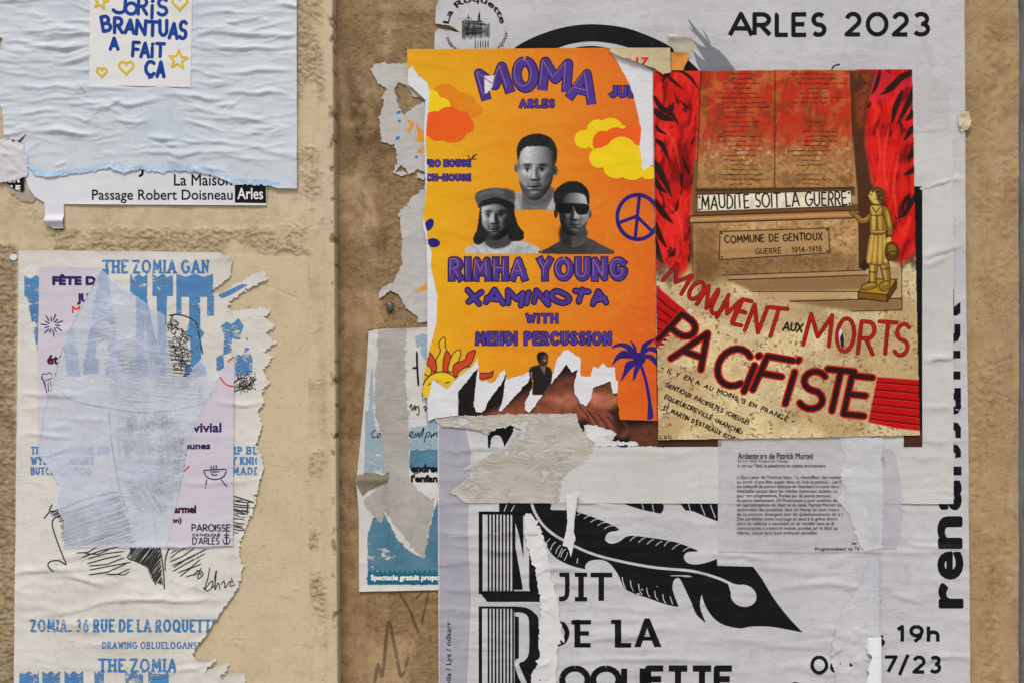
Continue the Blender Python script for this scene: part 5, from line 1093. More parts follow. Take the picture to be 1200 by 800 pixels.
for ch, cx, cy, w_, h_, dg in (("M", 579, 97, 29, 29, -17), ("O", 615.5, 88.5, 20, 31, -3), ("M", 651, 89.5, 28, 30, 5), ("A", 684, 102, 25, 30, 14)):
    gw, st = SF[ch]; rf = rotfn(cx, cy, dg); st = [[(0, 0), (.02, 1), (.45, .36), (.88, 1), (.9, 0)]] if ch == "M" else st
    raw = [[rf(cx + (x / gw - .5) * w_, cy - (y - .5) * h_) for x, y in pl] for pl in st]
    ex = [[tuple(np.array(p[0]) + (np.array(p[0]) - np.array(p[1])) * .12)] + list(p[1:-1]) + [tuple(np.array(p[-1]) + (np.array(p[-1]) - np.array(p[-2])) * .12)] if math.hypot(p[0][0] - p[-1][0], p[0][1] - p[-1][1]) > 1 and len(p) != 2 else p for p in raw]
    t = op.ink("title_letter", DKP, [q for pl in ex for q in stroke_polys(pl, 12.5 if ch != "A" else 11.5, False)], cut=[PATCH], off=.2)
    op.ink("letter_fill", PUR, [q for pl in ex for q in stroke_polys(pl, 9.6 if ch != "A" else 8.8, False)], cut=[PATCH], off=.28, parent=t)
    op.lines("letter_shine", SHN, [[(x - 3.2, y - 2.2) for x, y in pl] for pl in raw], .9, off=.36, parent=t)
blocky("town_lettering", "ARLES", (608.5, 117, 650, 127.5), 3.0, 1.4, .62, shine=False); blocky("month_lettering", "JUIN", (714, 101.5, 753, 115.5), 4.4, 1.6, .5, clip=[IP], shine=False)
blocky("genre_lettering", "AFRO HOUSE", (490, 187.5, 552, 196.5), 2.3, 1.1, .55, clip=[IP], shine=False); blocky("genre_lettering", "TECH-HOUSE", (487, 204.5, 552, 213), 2.3, 1.1, .5, clip=[IP], shine=False)
op.ink("ink_scrawl", BLACKS, stroke_polys(smooth([(549, 183), (552, 188), (556, 182), (553, 187), (558, 187)]), 1.1) + stroke_polys([(554, 186), (559, 181)], .9), off=.3)
blocky("headline_lettering", "RIMHA YOUNG", (526, 302, 734, 329.5), 7.0, 2.6, .56, space=.62); blocky("percussion_lettering", "MEHDI PERCUSSION", (557, 388.5, 716.5, 404.5), 3.9, 1.5, .56, space=.7, shine=False); blocky("with_lettering", "WITH", (616, 367.5, 654, 379), 3.0, 1.4, .5, shine=False)
xkw = dict(gap=.36, cap=True, jitter=.7, seed=5, fn=lambda u, v: (u + 2.2 * math.sin(v / 3.0 + u / 9.), v + 1.6 * math.sin(u / 4.2))); xa = stroke_text("XAMINOTA", 548, 340, 712, 358, 4.6, **xkw); xr = stroke_text("XAMINOTA", 548, 340, 712, 358, 4.6, raw=True, **xkw)
t = op.ink("wobbly_lettering", DKP, [q for pl in xr for q in stroke_polys(pl, 8.0)], off=.2); op.ink("letter_fill", PUR, xa, off=.28, parent=t)
op.ink("peace_sign_print", NVY, stroke_polys(disc(747, 255, 24, 30, 26), 4.6, closed=True) + stroke_polys([(749, 230), (744, 280)], 4) + stroke_polys([(746, 254), (764, 272)], 4) + stroke_polys([(746, 254), (724, 262)], 4), clip=[IP], off=.2)
op.ink("flower_print", NVY, [disc(503, 264, 5, 12, 8, .5), disc(508, 285, 8, 14, 5.5, .1)], clip=[IP], off=.2)
# palm
fr = [[(748, 418), (738, 404), (724, 402), (716, 408), (728, 406), (738, 413)], [(747, 419), (732, 410), (722, 416), (717, 428), (726, 420), (738, 420)], [(747, 421), (734, 424), (730, 436), (727, 447), (737, 434), (745, 427)], [(748, 422), (742, 434), (742, 446), (748, 434), (752, 425)], [(746, 418), (745, 406), (738, 399), (742, 408), (743, 418)], [(750, 418), (752, 404), (762, 398), (770, 396), (758, 406), (754, 416)], [(750, 420), (760, 411), (770, 414), (770, 408), (760, 406), (752, 412)], [(750, 421), (760, 420), (770, 430), (770, 422), (762, 415), (752, 416)]]
op.ink("palm_print", NVY, [smooth(p, 3, True) for p in fr] + [disc(749, 420, 7.5, 14)] + [smooth([(752, 426), (758, 444), (763, 470), (765, 489), (756, 491), (769, 492)], 4)[:17] + [(770, 492), (758, 491.5), (759, 470), (755, 446), (749, 428)]], clip=[IP], off=.2)
# sun
su = Canvas(492, 394, 585, 470, 3.0, (0, 0, 0), 0.0); su.t = (400, 350, 6.0)
def ray(P, col): q = smooth(P, 5, True); su.stroke(q + q[:1], 13, (46, 22, 50), 3); su.poly(q, col, 3)
ray([(665, 510), (670, 430), (700, 370), (690, 310), (725, 275), (730, 340), (742, 380), (716, 430), (720, 510)], (224, 186, 40)); ray([(720, 510), (722, 430), (742, 370), (768, 410), (760, 450), (745, 510)], (206, 70, 30))
ray([(755, 500), (765, 440), (795, 380), (835, 360), (828, 420), (800, 460), (785, 505)], (224, 186, 40)); ray([(790, 510), (800, 460), (870, 430), (890, 385), (940, 365), (910, 450), (850, 490), (815, 540)], (206, 70, 30)); ray([(820, 530), (860, 490), (910, 480), (900, 520), (840, 560)], (224, 186, 40))
ray([(600, 460), (615, 430), (612, 375), (640, 400), (665, 450), (665, 505), (630, 500)], (206, 70, 30)); ray([(590, 520), (580, 470), (610, 470), (632, 500), (620, 535)], (224, 186, 40)); ray([(975, 525), (1040, 522), (1066, 510), (1050, 545), (985, 558)], (196, 60, 40))
su.ell(705, 650, 142, 144, (46, 22, 50), 3); su.ell(705, 650, 134, 136, (232, 196, 36), 3); su.ell(735, 660, 90, 80, (226, 184, 34), 30)
su.stroke([(610, 605), (630, 590)], 7, (46, 22, 50), 2); su.stroke([(675, 580), (690, 610), (705, 612)], 7, (46, 22, 50), 2); su.stroke([(735, 590), (760, 580)], 7, (46, 22, 50), 2)
su.put(op, "sun_print", PM, .2, clip=IP)
# percussion player between the tears
pl = Canvas(612, 408, 684, 462, 3.0, (0, 0, 0), 0.0); pl.t = (480, 390, 4.0)
pl.poly(smooth([(575, 250), (560, 170), (600, 150), (620, 150), (655, 160), (668, 200), (640, 290), (580, 290)], 3, True), (34, 30, 28), 3); pl.poly([(610, 155), (640, 150), (632, 195)], (120, 100, 80), 3)
pl.poly(smooth([(597, 120), (600, 95), (620, 88), (645, 98), (650, 125), (640, 150), (612, 152)], 4, True), (58, 46, 38), 2); pl.ell(634, 122, 10, 14, (118, 100, 84), 5); pl.poly(smooth([(597, 118), (602, 94), (622, 87), (640, 94), (618, 104), (608, 130)], 4, True), (20, 18, 18), 3); pl.stroke([(622, 116), (640, 116)], 4, (30, 24, 22), 2); pl.stroke([(628, 138), (640, 138)], 4, (70, 44, 40), 2)
pl.put(op, "player_print", PM, .2, clip=CP)

# portraits
pt = Canvas(545, 154, 720, 298.5, 2.6, (0, 0, 0), 0.0); pt.t = (540, 140, 4.706)
g = lambda v: (v, v, v)
def P_(pts, v, f=2.5, a=1.0, sm=4): pt.poly(smooth(pts, sm, True) if sm else pts, g(v), f, a)
def E_(x, y, rx, ry, v, f=3, a=1.0): pt.ell(x, y, rx, ry, g(v), f, a)
def S_(pts, w_, v, f=2.5, a=1.0): pt.stroke(smooth(pts, 4), w_, g(v), f, a)
def face(mask, cx, cy, w_, h_, L, skin, amb=.30, beard=0.0, eyes=True, k=1.0, turn=0.0):
    """photograph-like head: relief of a face lit from one side, printed in greys"""
    Pm = pt.tr(smooth(mask, 4, True)); sl = pt.win(Pm, 1.5); X, Y = pt.X[sl], pt.Y[sl]
    ox, oy, sc = pt.t; u = ((X - ox) * sc - cx) / (w_ / 2); v = ((Y - oy) * sc - cy) / (h_ / 2); un = u - turn * (1 - u * u)
    G = lambda x0, y0, sx, sy: np.exp(-((un - x0) / sx) ** 2 - ((v - y0) / sy) ** 2)
    S2 = lambda x0, y0, sx, sy: G(x0, y0, sx, sy) + G(-x0, y0, sx, sy)
    z = 1.05 * np.sqrt(np.clip(1.08 - u * u * .95 - (np.clip(v, -2, 2) * .80) ** 2, .004, 2))
    z = z + .10 * S2(.38, -.17, .26, .09) - .17 * S2(.40, -.03, .22, .11) + .075 * S2(.40, -.01, .13, .065)
    nw = .12 + .09 * sstep(-.1, .28, v); z = z + (.10 + .26 * sstep(-.12, .26, v)) * np.exp(-(un / nw) ** 2) * sstep(-.22, -.02, v) * (1 - sstep(.27, .36, v)) + .10 * S2(.14, .275, .08, .06)
    z = z + .10 * S2(.52, .16, .22, .18) - .045 * S2(.30, .42, .11, .16) + .10 * G(0, .46, .30, .12) + .05 * G(0, .505, .32, .04) - .09 * G(0, .555, .36, .026) + .09 * G(0, .61, .28, .05) - .08 * G(0, .70, .26, .05) + .13 * G(0, .86, .30, .13)
    z = z + .012 * (fbm(X * 1.1, Y * 1.1, 5, 3) - .5)
    px = pt.xs[1] - pt.xs[0]; zy, zx = np.gradient(z * w_ / 2 / sc, px, px); n = np.sqrt(zx * zx + zy * zy + 1); l = np.array(L, float); l /= np.linalg.norm(l)
    lam = np.clip((-zx * l[0] - zy * l[1] + l[2]) / n, 0, 1); spec = lam ** 14 * .16
    alb = 1 - .38 * (G(0, .51, .31, .04) + G(0, .60, .27, .05)).clip(0, 1) - .22 * S2(.40, -.03, .2, .1)
    br = S2(.40, -.195 , .25, .048).clip(0, 1); alb = alb * (1 - .90 * br)
    if eyes:
        ey = np.clip(1 - (np.abs(np.abs(un) - .40) / .155) ** 2 - ((v + .015) / .050) ** 2, 0, 1); alb = np.where(ey > 0, .95 - .2 * (1 - ey), alb)
        ir = sstep(.085, .055, np.hypot(np.abs(un) - .40, (v + .02) * 1.25)) if False else 1 - sstep(.055, .085, np.hypot(np.abs(un) - .40, (v + .02) * 1.25)); alb = alb * (1 - .90 * ir)
        lid = np.exp(-((v + .068 - .10 * (np.abs(un) - .40) ** 2 * 4) / .018) ** 2) * np.exp(-((np.abs(un) - .40) / .17) ** 4); alb = alb * (1 - .75 * lid)
    alb = alb * (1 - .7 * S2(.075, .325, .045, .028).clip(0, 1)) * (1 - .75 * G(0, .555, .32, .022))
    if beard:
        bm = np.clip(sstep(0, .16, v - (.66 - .48 * np.abs(un) ** 1.4)) + .9 * G(0, .43, .34, .06) + .5 * S2(.34, .52, .09, .12) - .7 * G(0, .575, .25, .05), 0, 1) * (.6 + .4 * fbm(X * 1.6, Y * 1.6, 9, 3)); alb = alb * (1 - beard * bm)
    col = skin * k * (amb + (1 - amb) * lam) * alb + 255 * spec
    d = dist_to_poly(X, Y, Pm); d = np.where(inside(X, Y, Pm), -d, d); cov = 1 - sstep(-.7, .7, d)
    pt.blend(sl, cov, np.repeat(col[..., None], 3, 2), 1.0)
def hairtex(mask, base, seed, ang):
    Pm = pt.tr(smooth(mask, 4, True)); sl = pt.win(Pm, 1.2); X, Y = pt.X[sl], pt.Y[sl]; c_, s_ = math.cos(ang), math.sin(ang)
    st = fbm((X * c_ + Y * s_) / 1.1, (-X * s_ + Y * c_) / 6., seed, 3); d = dist_to_poly(X, Y, Pm) + (fbm(X / 1.2, Y / 1.2, seed + 3, 2) - .5) * .0; ins = inside(X, Y, Pm); d = np.where(ins, -d, d) + (fbm(X / .9, Y / .9, seed + 5, 2) - .5) * 1.6
    pt.blend(sl, 1 - sstep(-.5, .7, d), np.repeat((base * (.35 + 1.3 * st))[..., None], 3, 2), 1.0)
# man in the middle
P_([(292, 498), (294, 420), (330, 400), (352, 470), (350, 500)], 168, 3, 1, 2); P_([(450, 500), (500, 420), (516, 430), (526, 500)], 176, 3, 1, 2); S_([(318, 420), (330, 470), (332, 498)], 8, 120, 6, .7); S_([(500, 440), (480, 470), (470, 498)], 8, 130, 6, .7)
P_([(335, 500), (338, 390), (420, 410), (500, 370), (505, 430), (470, 500)], 108, 3, 1, 0); P_([(345, 430), (400, 466), (470, 430), (500, 390), (495, 440), (440, 470), (360, 460)], 52, 26, .7); S_([(372, 470), (382, 498)], 6, 84, 6, .6)
E_(306, 272, 11, 24, 108); E_(521, 285, 13, 27, 82); E_(519, 288, 6, 14, 44, 4); E_(304, 272, 5, 12, 66, 4)
face([(318, 200), (315, 260), (319, 325), (331, 380), (350, 416), (375, 442), (402, 451), (436, 443), (470, 410), (493, 370), (508, 325), (517, 260), (516, 190), (480, 140), (430, 125), (360, 128), (328, 160)], 412, 285, 204, 330, (-.45, -.42, .80), 184, .28, .62, turn=-.06)
hairtex([(312, 216), (309, 170), (324, 125), (350, 100), (390, 86), (440, 83), (490, 103), (520, 140), (531, 190), (523, 250), (514, 215), (508, 180), (492, 164), (466, 154), (420, 152), (372, 153), (344, 165), (326, 190), (320, 222)], 26, 51, .2); P_([(318, 200), (324, 250), (330, 270), (322, 280), (315, 240)], 52, 7, .6); P_([(508, 200), (516, 230), (512, 300), (504, 300), (506, 240)], 34, 7, .7)
# man with the cap
P_([(28, 742), (34, 706), (90, 686), (136, 680), (190, 712), (270, 690), (300, 668), (380, 685), (438, 718), (448, 742)], 196, 3, 1, 2); S_([(60, 700), (90, 720), (95, 740)], 8, 150, 7, .7); S_([(380, 700), (360, 725), (362, 740)], 8, 150, 7, .7); S_([(140, 690), (190, 720), (270, 696)], 5, 132, 4, .8); P_([(300, 700), (350, 710), (330, 742), (290, 742)], 168, 12, .7)
P_([(140, 630), (136, 690), (195, 716), (272, 690), (282, 620)], 62, 5, 1, 2); S_([(130, 690), (150, 735)], 2, 120, 1.5); S_([(290, 690), (275, 735)], 2, 130, 1.5)
face([(112, 470), (108, 550), (122, 612), (150, 654), (192, 668), (240, 650), (278, 600), (293, 530), (288, 455), (200, 430), (128, 445)], 198, 535, 182, 268, (-.70, -.20, .62), 165, .14, .92, turn=-.16)
hairtex([(108, 480), (98, 560), (90, 610), (68, 662), (84, 690), (112, 688), (142, 660), (146, 625), (120, 590), (114, 520)], 24, 53, .0); hairtex([(284, 470), (300, 540), (318, 590), (348, 628), (342, 664), (300, 674), (268, 664), (262, 620), (282, 570)], 20, 54, .3)
P_([(80, 442), (84, 412), (118, 392), (180, 380), (250, 386), (290, 404), (298, 440), (290, 472), (240, 446), (180, 432), (124, 446), (102, 484)], 82, 3); P_([(96, 486), (124, 446), (190, 432), (250, 448), (294, 472), (284, 500), (200, 470), (120, 484)], 12, 7, .95); S_([(96, 424), (170, 398), (284, 418)], 12, 112, 11, .7); P_([(240, 388), (292, 406), (298, 440), (250, 440)], 52, 14, .7); S_([(160, 384), (165, 430)], 2, 56, 2, .7)
# man with sunglasses
P_([(434, 742), (480, 712), (548, 672), (575, 660), (610, 700), (650, 700), (692, 654), (760, 690), (828, 724), (842, 742)], 52, 3, 1, 2); P_([(690, 656), (760, 690), (830, 726), (842, 742), (700, 742)], 74, 14, .7, 0); S_([(556, 668), (600, 708), (650, 708), (690, 660)], 5, 28, 3); S_([(500, 715), (540, 742)], 8, 36, 8, .7); S_([(740, 700), (720, 742)], 8, 44, 8, .7)
P_([(552, 590), (550, 676), (606, 704), (652, 702), (690, 668), (684, 590)], 78, 4, 1, 2); P_([(552, 590), (550, 676), (606, 700), (600, 620)], 26, 16, .9); P_([(590, 640), (640, 650), (684, 610), (686, 640), (640, 664)], 40, 18, .6)
E_(523, 522, 11, 24, 34, 4); E_(710, 524, 10, 24, 92, 3); E_(709, 526, 4, 12, 50, 3)
face([(536, 450), (543, 540), (559, 602), (597, 641), (642, 641), (683, 602), (703, 540), (705, 460), (680, 402), (600, 392), (552, 420)], 624, 515, 172, 262, (.62, -.30, .70), 150, .16, .62, eyes=False, turn=.02)
hairtex([(512, 448), (516, 404), (556, 362), (610, 344), (662, 354), (700, 394), (709, 450), (700, 474), (692, 440), (676, 416), (640, 408), (596, 410), (566, 428), (548, 470), (530, 484)], 20, 55, .4)
P_([(522, 470), (610, 466), (616, 490), (602, 522), (534, 516)], 6, 2.5, 1, 2); P_([(624, 490), (632, 467), (704, 474), (702, 508), (690, 526), (644, 526)], 6, 2.5, 1, 2); P_([(600, 466), (640, 466), (640, 482), (600, 482)], 6, 2, 1, 0); S_([(656, 482), (690, 486)], 6, 58, 5, .7)
def soften(A, n):
    for _ in range(n):
        B = np.pad(A, ((1, 1), (1, 1)) + ((0, 0),) * (A.ndim - 2), mode='edge'); A = (B[:-2, 1:-1] + B[2:, 1:-1] + B[1:-1, :-2] + B[1:-1, 2:] + 2 * B[1:-1, 1:-1]) / 6
    return A
cv = (pt.A > .02).astype(float); ck = soften(pt.C * cv[..., None], 2) / np.maximum(soften(cv, 2), .05)[..., None]; pt.C = ck
pt.C = np.clip(pt.C, 5, 235)
pt.C += (fbm(pt.X / 3., pt.Y / 3., 18, 3) - .5)[..., None] * 18 * (pt.C / 160); pt.C += (fbm(pt.X * 1.2, pt.Y * 1.2, 8, 3) - .5)[..., None] * 14
pt.C = pt.C * .92 + 10
for k, (nm, cl) in enumerate((("portrait_print", [(600, 150), (655, 150), (655, 226), (648, 230), (648, 247.5), (602.5, 247.5), (602.5, 233), (600, 232)]), ("portrait_print", [(540, 215), (602.5, 215), (603.5, 247), (614, 260), (614, 280), (636, 292), (632.5, 299), (540, 299)]), ("portrait_print", [(648, 208), (700, 208), (720, 270), (720, 299), (633, 299), (640, 285), (650, 260), (647, 240)]))):
    pt.put(op, nm, PM, .22 + .02 * k, clip=cl)

# ================================================================== red monument poster
RP = [(765.3, 85.4), (900, 83.9), (1067.2, 82.9), (1071.2, 300), (1076.2, 508.7), (920, 512.2), (771.3, 514.2)]
R = Ridges().rand(18, (770, 90, 1070, 505), 40, 140, .4, 5, 25, 163).add(770, 300, 900, 292, .5, 4)
rp = Sheet("monument_poster", "red painted poster of a burning stone memorial with a small gold statue and hand lettering", "poster", 'R', (922, 515), 4.9, R, .12, RP)
rp.paper("paper_sheet", RP, paper_mat("monument_paper", (220, 214, 200), (206, 200, 186), .4, .6, .6), 3)
rp.print_off = .12
c = Canvas(764.5, 82, 1077.5, 515.2, 1.7, (212, 190, 142)); X, Y = c.X, c.Y
N1, N2, N3 = fbm(X / 40, Y / 40, 5, 4), fbm(X / 7, Y / 7, 6, 4), fbm(X / 2.2, Y / 2.2, 7, 3)
c.C = c.C * (1 + .30 * (N1 - .5) + .22 * (N2 - .5))[..., None]
sp = sstep(.56, .70, N3 * .6 + .4 * N2); c.C = c.C * (1 - .7 * sp[..., None]) + np.array((92, 68, 42)) * .7 * sp[..., None]; lt = sstep(.55, .7, fbm(X / 4, Y / 4, 67, 4)) * .5; c.C = c.C * (1 - lt[..., None]) + np.array((232, 216, 172)) * lt[..., None]
br = sstep(.42, .62, fbm(X / 55, Y / 40, 15, 4)) * .35; c.C = c.C * (1 - br[..., None]) + np.array((150, 112, 66)) * br[..., None]
def tex(a, b, sc, seed): return lambda x, y: sstep(a, b, fbm(x / sc, y / sc, seed, 4))
# fire left and right
FL = smooth([(764, 82), (822, 82), (819, 140), (815, 200), (809, 255), (810, 290), (806, 312), (795, 322), (780, 312), (764, 300)], 4, True)
c.poly(FL, (196, 22, 14), 5); FR = smooth([(1004, 82), (1078, 82), (1078, 290), (1072, 300), (1058, 308), (1042, 300), (1030, 250), (1020, 215), (1012, 170), (1008, 120)], 4, True); c.poly(FR, (196, 20, 12), 5)

def flame(x, y, sd): wx = 26 * (fbm(x / 34, y / 34, sd, 3) - .5); return fbm((x + wx + (y - 80) * .18) / 7., (y + wx) / 30., sd + 1, 4)
for FP, sd in ((FL, 301), (FR, 311)):
    c.poly(FP, (236, 46, 34), 6, .85, lambda x, y: sstep(.50, .70, flame(x, y, sd))); c.poly(FP, (120, 8, 8), 6, .85, lambda x, y: sstep(.52, .36, flame(x, y, sd)) if False else 1 - sstep(.30, .46, flame(x, y, sd))); c.poly(FP, (30, 8, 6), 5, .9, lambda x, y: 1 - sstep(.24, .33, flame(x, y, sd + 4)))
c.poly(FL, (226, 34, 44), 6, .3, tex(.48, .66, 22, 31)); c.poly(FR, (222, 30, 24), 6, .8, tex(.48, .66, 22, 32)); c.poly(FR, (214, 40, 60), 4, .7, lambda x, y: sstep(.5, .6, fbm(x / 14, y / 14, 33)) * (1 - sstep(110, 150, y))); pass
def lick(P, w_, col=(42, 18, 10), a=.9):
    q = smooth(P, 5); n = len(q)
    for i in range(n - 1):
        t = i / (n - 1); c.stroke(q[i:i + 2], max(.8, w_ * math.sin(math.pi * min(1, .12 + .88 * t)) * (1.1 - .5 * t)), col, 1.0, a)
for P, w_ in (([(766, 114), (775, 128), (786, 134), (795, 148)], 7), ([(766, 130), (776, 138), (790, 142)], 9), ([(768, 165), (776, 172), (784, 190)], 6), ([(766, 190), (774, 204), (786, 230)], 9), ([(766, 210), (772, 220), (780, 226)], 7), ([(767, 235), (776, 250), (788, 262)], 8), ([(768, 262), (772, 276), (780, 290)], 7), ([(767, 280), (771, 300), (776, 308)], 8), ([(796, 84), (808, 92), (818, 106)], 4), ([(778, 86), (788, 96), (800, 106)], 4), ([(799, 185), (805, 200), (808, 205)], 4), ([(768, 148), (772, 154), (780, 158)], 4), ([(797, 120), (803, 126), (808, 130)], 2),
              ([(1074, 84), (1055, 92), (1042, 106), (1030, 112)], 8), ([(1058, 88), (1048, 98), (1036, 106)], 7), ([(1072, 98), (1064, 120), (1050, 146)], 8), ([(1056, 108), (1048, 128), (1044, 146)], 7), ([(1075, 115), (1068, 134), (1060, 142)], 8), ([(1075, 146), (1066, 154), (1058, 166)], 7), ([(1074, 168), (1068, 182), (1062, 186)], 7), ([(1074, 196), (1066, 202), (1058, 206)], 6), ([(1075, 222), (1068, 236), (1058, 252), (1048, 256)], 6), ([(1022, 86), (1014, 110), (1012, 140)], 6), ([(1030, 84), (1026, 100), (1020, 112)], 5)): lick(P, w_)
for P, w_ in (([(776, 150), (790, 170), (796, 200)], 3), ([(1040, 150), (1034, 190), (1040, 230)], 4), ([(1052, 180), (1046, 220), (1052, 270)], 4), ([(784, 240), (796, 260), (800, 290)], 3), ([(1026, 150), (1030, 180), (1028, 205)], 3)): lick(P, w_, (238, 70, 50), .6)
c.poly([(766, 298), (775, 306), (790, 318), (800, 326), (780, 334), (766, 326)], (96, 76, 60), 6, .75, tex(.35, .6, 8, 36)); c.poly([(1040, 296), (1056, 304), (1074, 296), (1076, 312), (1050, 318)], (84, 66, 56), 5, .8, tex(.3, .6, 8, 37))
# dark side of the stone
c.poly([(994, 84), (1024, 84), (1014, 130), (1012, 170), (1020, 215), (1024, 222), (1018, 300), (1010, 312), (1005, 312), (1004, 255), (998, 221)], (78, 44, 24), 2.5); c.poly([(1000, 84), (1022, 84), (1010, 150), (1000, 150)], (150, 60, 24), 6, .8, tex(.4, .6, 9, 38))
# slab with names
SLB = [(821, 84), (995, 84), (999, 222), (815, 223)]
c.poly(SLB, (176, 130, 76), 1.2)
c.poly(SLB, (176, 84, 38), 2, 1.0, lambda x, y: 1 - sstep(120, 200, y + 26 * (fbm(x / 16, y / 16, 40, 3) - .5))); c.poly(SLB, (188, 46, 22), 2, .9, lambda x, y: (1 - sstep(140, 202, y + 30 * (flame(x, y, 321) - .5))) * sstep(.20, .56, flame(x, y, 325))); c.poly(SLB, (122, 52, 22), 2, .55, lambda x, y: sstep(.5, .68, fbm(x / 9, y / 16, 61, 4)) * (1 - sstep(150, 205, y))); c.poly(SLB, (198, 124, 60), 2, .55, lambda x, y: (1 - sstep(110, 160, y)) * sstep(.5, .68, fbm(x / 14, y / 10, 42, 4)))
c.poly(SLB, (214, 186, 140), 2, .6, lambda x, y: sstep(.55, .7, fbm(x / 5, y / 5, 43, 4)) * np.exp(-((y - 182) / 20.) ** 2)); c.poly(SLB, (112, 72, 36), 2, .45, lambda x, y: sstep(.45, .7, fbm(x / 3.2, y / 3.2, 62, 4)) * sstep(165, 195, y)); c.poly(SLB, (108, 74, 40), 2, .5, lambda x, y: sstep(.5, .7, fbm(x / 18, y / 14, 44, 4)) * sstep(190, 215, y))
rr = random.Random(3)
for k in range(22):
    x, y = rr.uniform(824, 992), rr.uniform(92, 178); h_ = rr.uniform(7, 16); lick([(x, y), (x + rr.uniform(-4, 1), y - h_ * .5), (x + rr.uniform(-1, 3), y - h_)], rr.uniform(2.5, 4.5), (196, 36, 18), .55)
for k, y in enumerate(np.arange(88, 219, 5.6)):
    for cxm in (866, 954):
        if rr.random() < .12: continue
        l = rr.uniform(18, 52); x = cxm + rr.uniform(-8, 8) - l / 2; e = x + l
        while x < e:
            q = rr.uniform(2, 9); c.stroke([(x, y + rr.uniform(-.5, .5)), (x + q, y + rr.uniform(-.6, .6))], rr.uniform(.7, 1.2), (46, 26, 14), .5, .85); x += q + rr.uniform(.8, 3)
LN = (34, 20, 12)
def ln(P, w_=1.2, a=.9): c.stroke(P, w_, LN, .5, a)
ln([(907, 84), (907, 221)], 1.0); ln([(821, 84), (817, 180), (815, 223)], 1.2); ln([(995, 84), (998, 160), (1002, 222)], 1.2)
c.poly([(812, 190), (817, 190), (816, 256), (810, 256)], (120, 84, 46), 1.5); c.poly([(998, 160), (1003, 222), (1004, 245), (999, 240)], (176, 132, 82), 1.2)
c.poly([(815, 221), (1000, 220), (1001, 230), (815, 232)], (96, 66, 36), 1.5); ln([(815, 224), (1000, 221)], 1.2)
c.poly([(813, 246), (1004, 240), (1004, 250), (812, 255)], (110, 72, 38), 1.5)
c.poly([(816.5, 229), (996, 224), (997.5, 242), (816.5, 249)], (234, 226, 200), .8); c.poly([(816.5, 229), (996, 224), (997.5, 242), (816.5, 249)], (206, 194, 160), 1, .6, tex(.5, .7, 10, 47)); ln([(816.5, 229), (996, 224), (997.5, 242), (816.5, 249), (816.5, 229)], 1.1)
for x, y in ((819, 232), (993.5, 227), (819, 246.5), (994.5, 239.5)): c.ell(x, y, 1.4, 1.4, LN, .4)
c.poly([(808, 254), (1004, 247), (1004, 256), (808, 264)], (166, 116, 68), 1.2); c.poly([(808, 257), (1004, 250), (1004, 253), (808, 260)], (196, 150, 96), 1.5); ln([(808, 254), (1004, 247)], 1.3); ln([(808, 262), (1004, 256)], 1.6); ln([(808, 254), (807, 263)], 1.2)
BS = [(811, 264), (1005, 257), (1005, 314), (1000, 318), (812, 330)]
c.poly(BS, (184, 142, 88), 1.2); c.poly(BS, (214, 174, 118), 2, .7, tex(.5, .66, 9, 48)); c.poly(BS, (112, 76, 40), 2, .5, tex(.52, .68, 3.0, 49)); c.poly(BS, (206, 172, 124), 2, .5, tex(.54, .7, 3.6, 63)); c.poly([(811, 300), (1005, 296), (1005, 318), (812, 330)], (92, 62, 34), 10, .5); c.poly([(811, 264), (842, 264), (838, 330), (812, 332)], (112, 78, 42), 8, .6); ln([(1005, 257), (1006, 314)], 1.2); ln([(811, 264), (811, 318)], 1.0, .6)
c.poly([(843, 272), (970, 268), (971, 297), (842, 305)], (176, 138, 92), 1.5, .9); ln([(843, 272), (970, 268), (971, 297), (842, 305), (843, 272)], 1.2)
for x, y in ((845, 274), (968, 270), (845, 302), (968.5, 295)): c.ell(x, y, 1.2, 1.2, LN, .4)
# steps
for P, col in (([(848, 323), (1012, 317), (1016, 323), (856, 329)], (178, 142, 96)), ([(853, 329), (1016, 323), (1016, 340), (880, 342)], (136, 100, 60)), ([(880, 342), (1006, 342), (1022, 347), (925, 353)], (190, 154, 108)), ([(925, 353), (1055, 350), (1055, 364), (997, 365)], (132, 98, 60))): c.poly(P, col, 3, .85)
ln([(845, 323), (1012, 317)], 1.1); ln([(853, 328.5), (1015, 323)], 1.3); ln([(880, 342), (1006, 342)], 1.1); ln([(925, 353.5), (1055, 350)], 1.3); ln([(997, 365), (1055, 363.5)], 1.1); ln([(1055, 306), (1055.5, 364)], 1.1); ln([(1005, 314), (1018, 300)], 1.1); c.poly([(1005, 314), (1018, 298), (1020, 312), (1012, 318)], (50, 30, 18), 1.2)
c.poly([(1016, 316), (1054, 312), (1054, 348), (1024, 346)], (172, 134, 88), 3, .7)
# ribbons
RBL = [(766, 332), (776, 342), (790, 354), (804, 365), (790, 385), (774, 409), (768, 406)]
c.poly(RBL, (186, 14, 14), 1); RBR = [(1027, 441), (1077, 445), (1077, 504), (1050, 501), (1016, 494)]; c.poly(RBR, (188, 12, 12), 1)
for k in range(5): c.stroke([(766, 345 + k * 13), (780, 358 + k * 10), (798 - k * 6, 370 + k * 8.5)], 1.6, (60, 8, 8), .6, .9)
for k in range(6): c.stroke([(1026 - k * 1.6, 447 + k * 8.6), (1077, 451 + k * 9.2)], 1.5, (64, 8, 8), .6, .9); c.stroke([(1026 - k * 1.6, 448.6 + k * 8.6), (1077, 452.6 + k * 9.2)], .7, (220, 90, 80), .6, .6)
for k in range(9): c.stroke([(803 - k * 3.4, 366 + k * 5), (800 - k * 3.4, 366 + k * 5)], 2.2, (216, 206, 196), .6, .9)
c.ell(808, 364, 3, 3, (206, 206, 206), 1, .8)
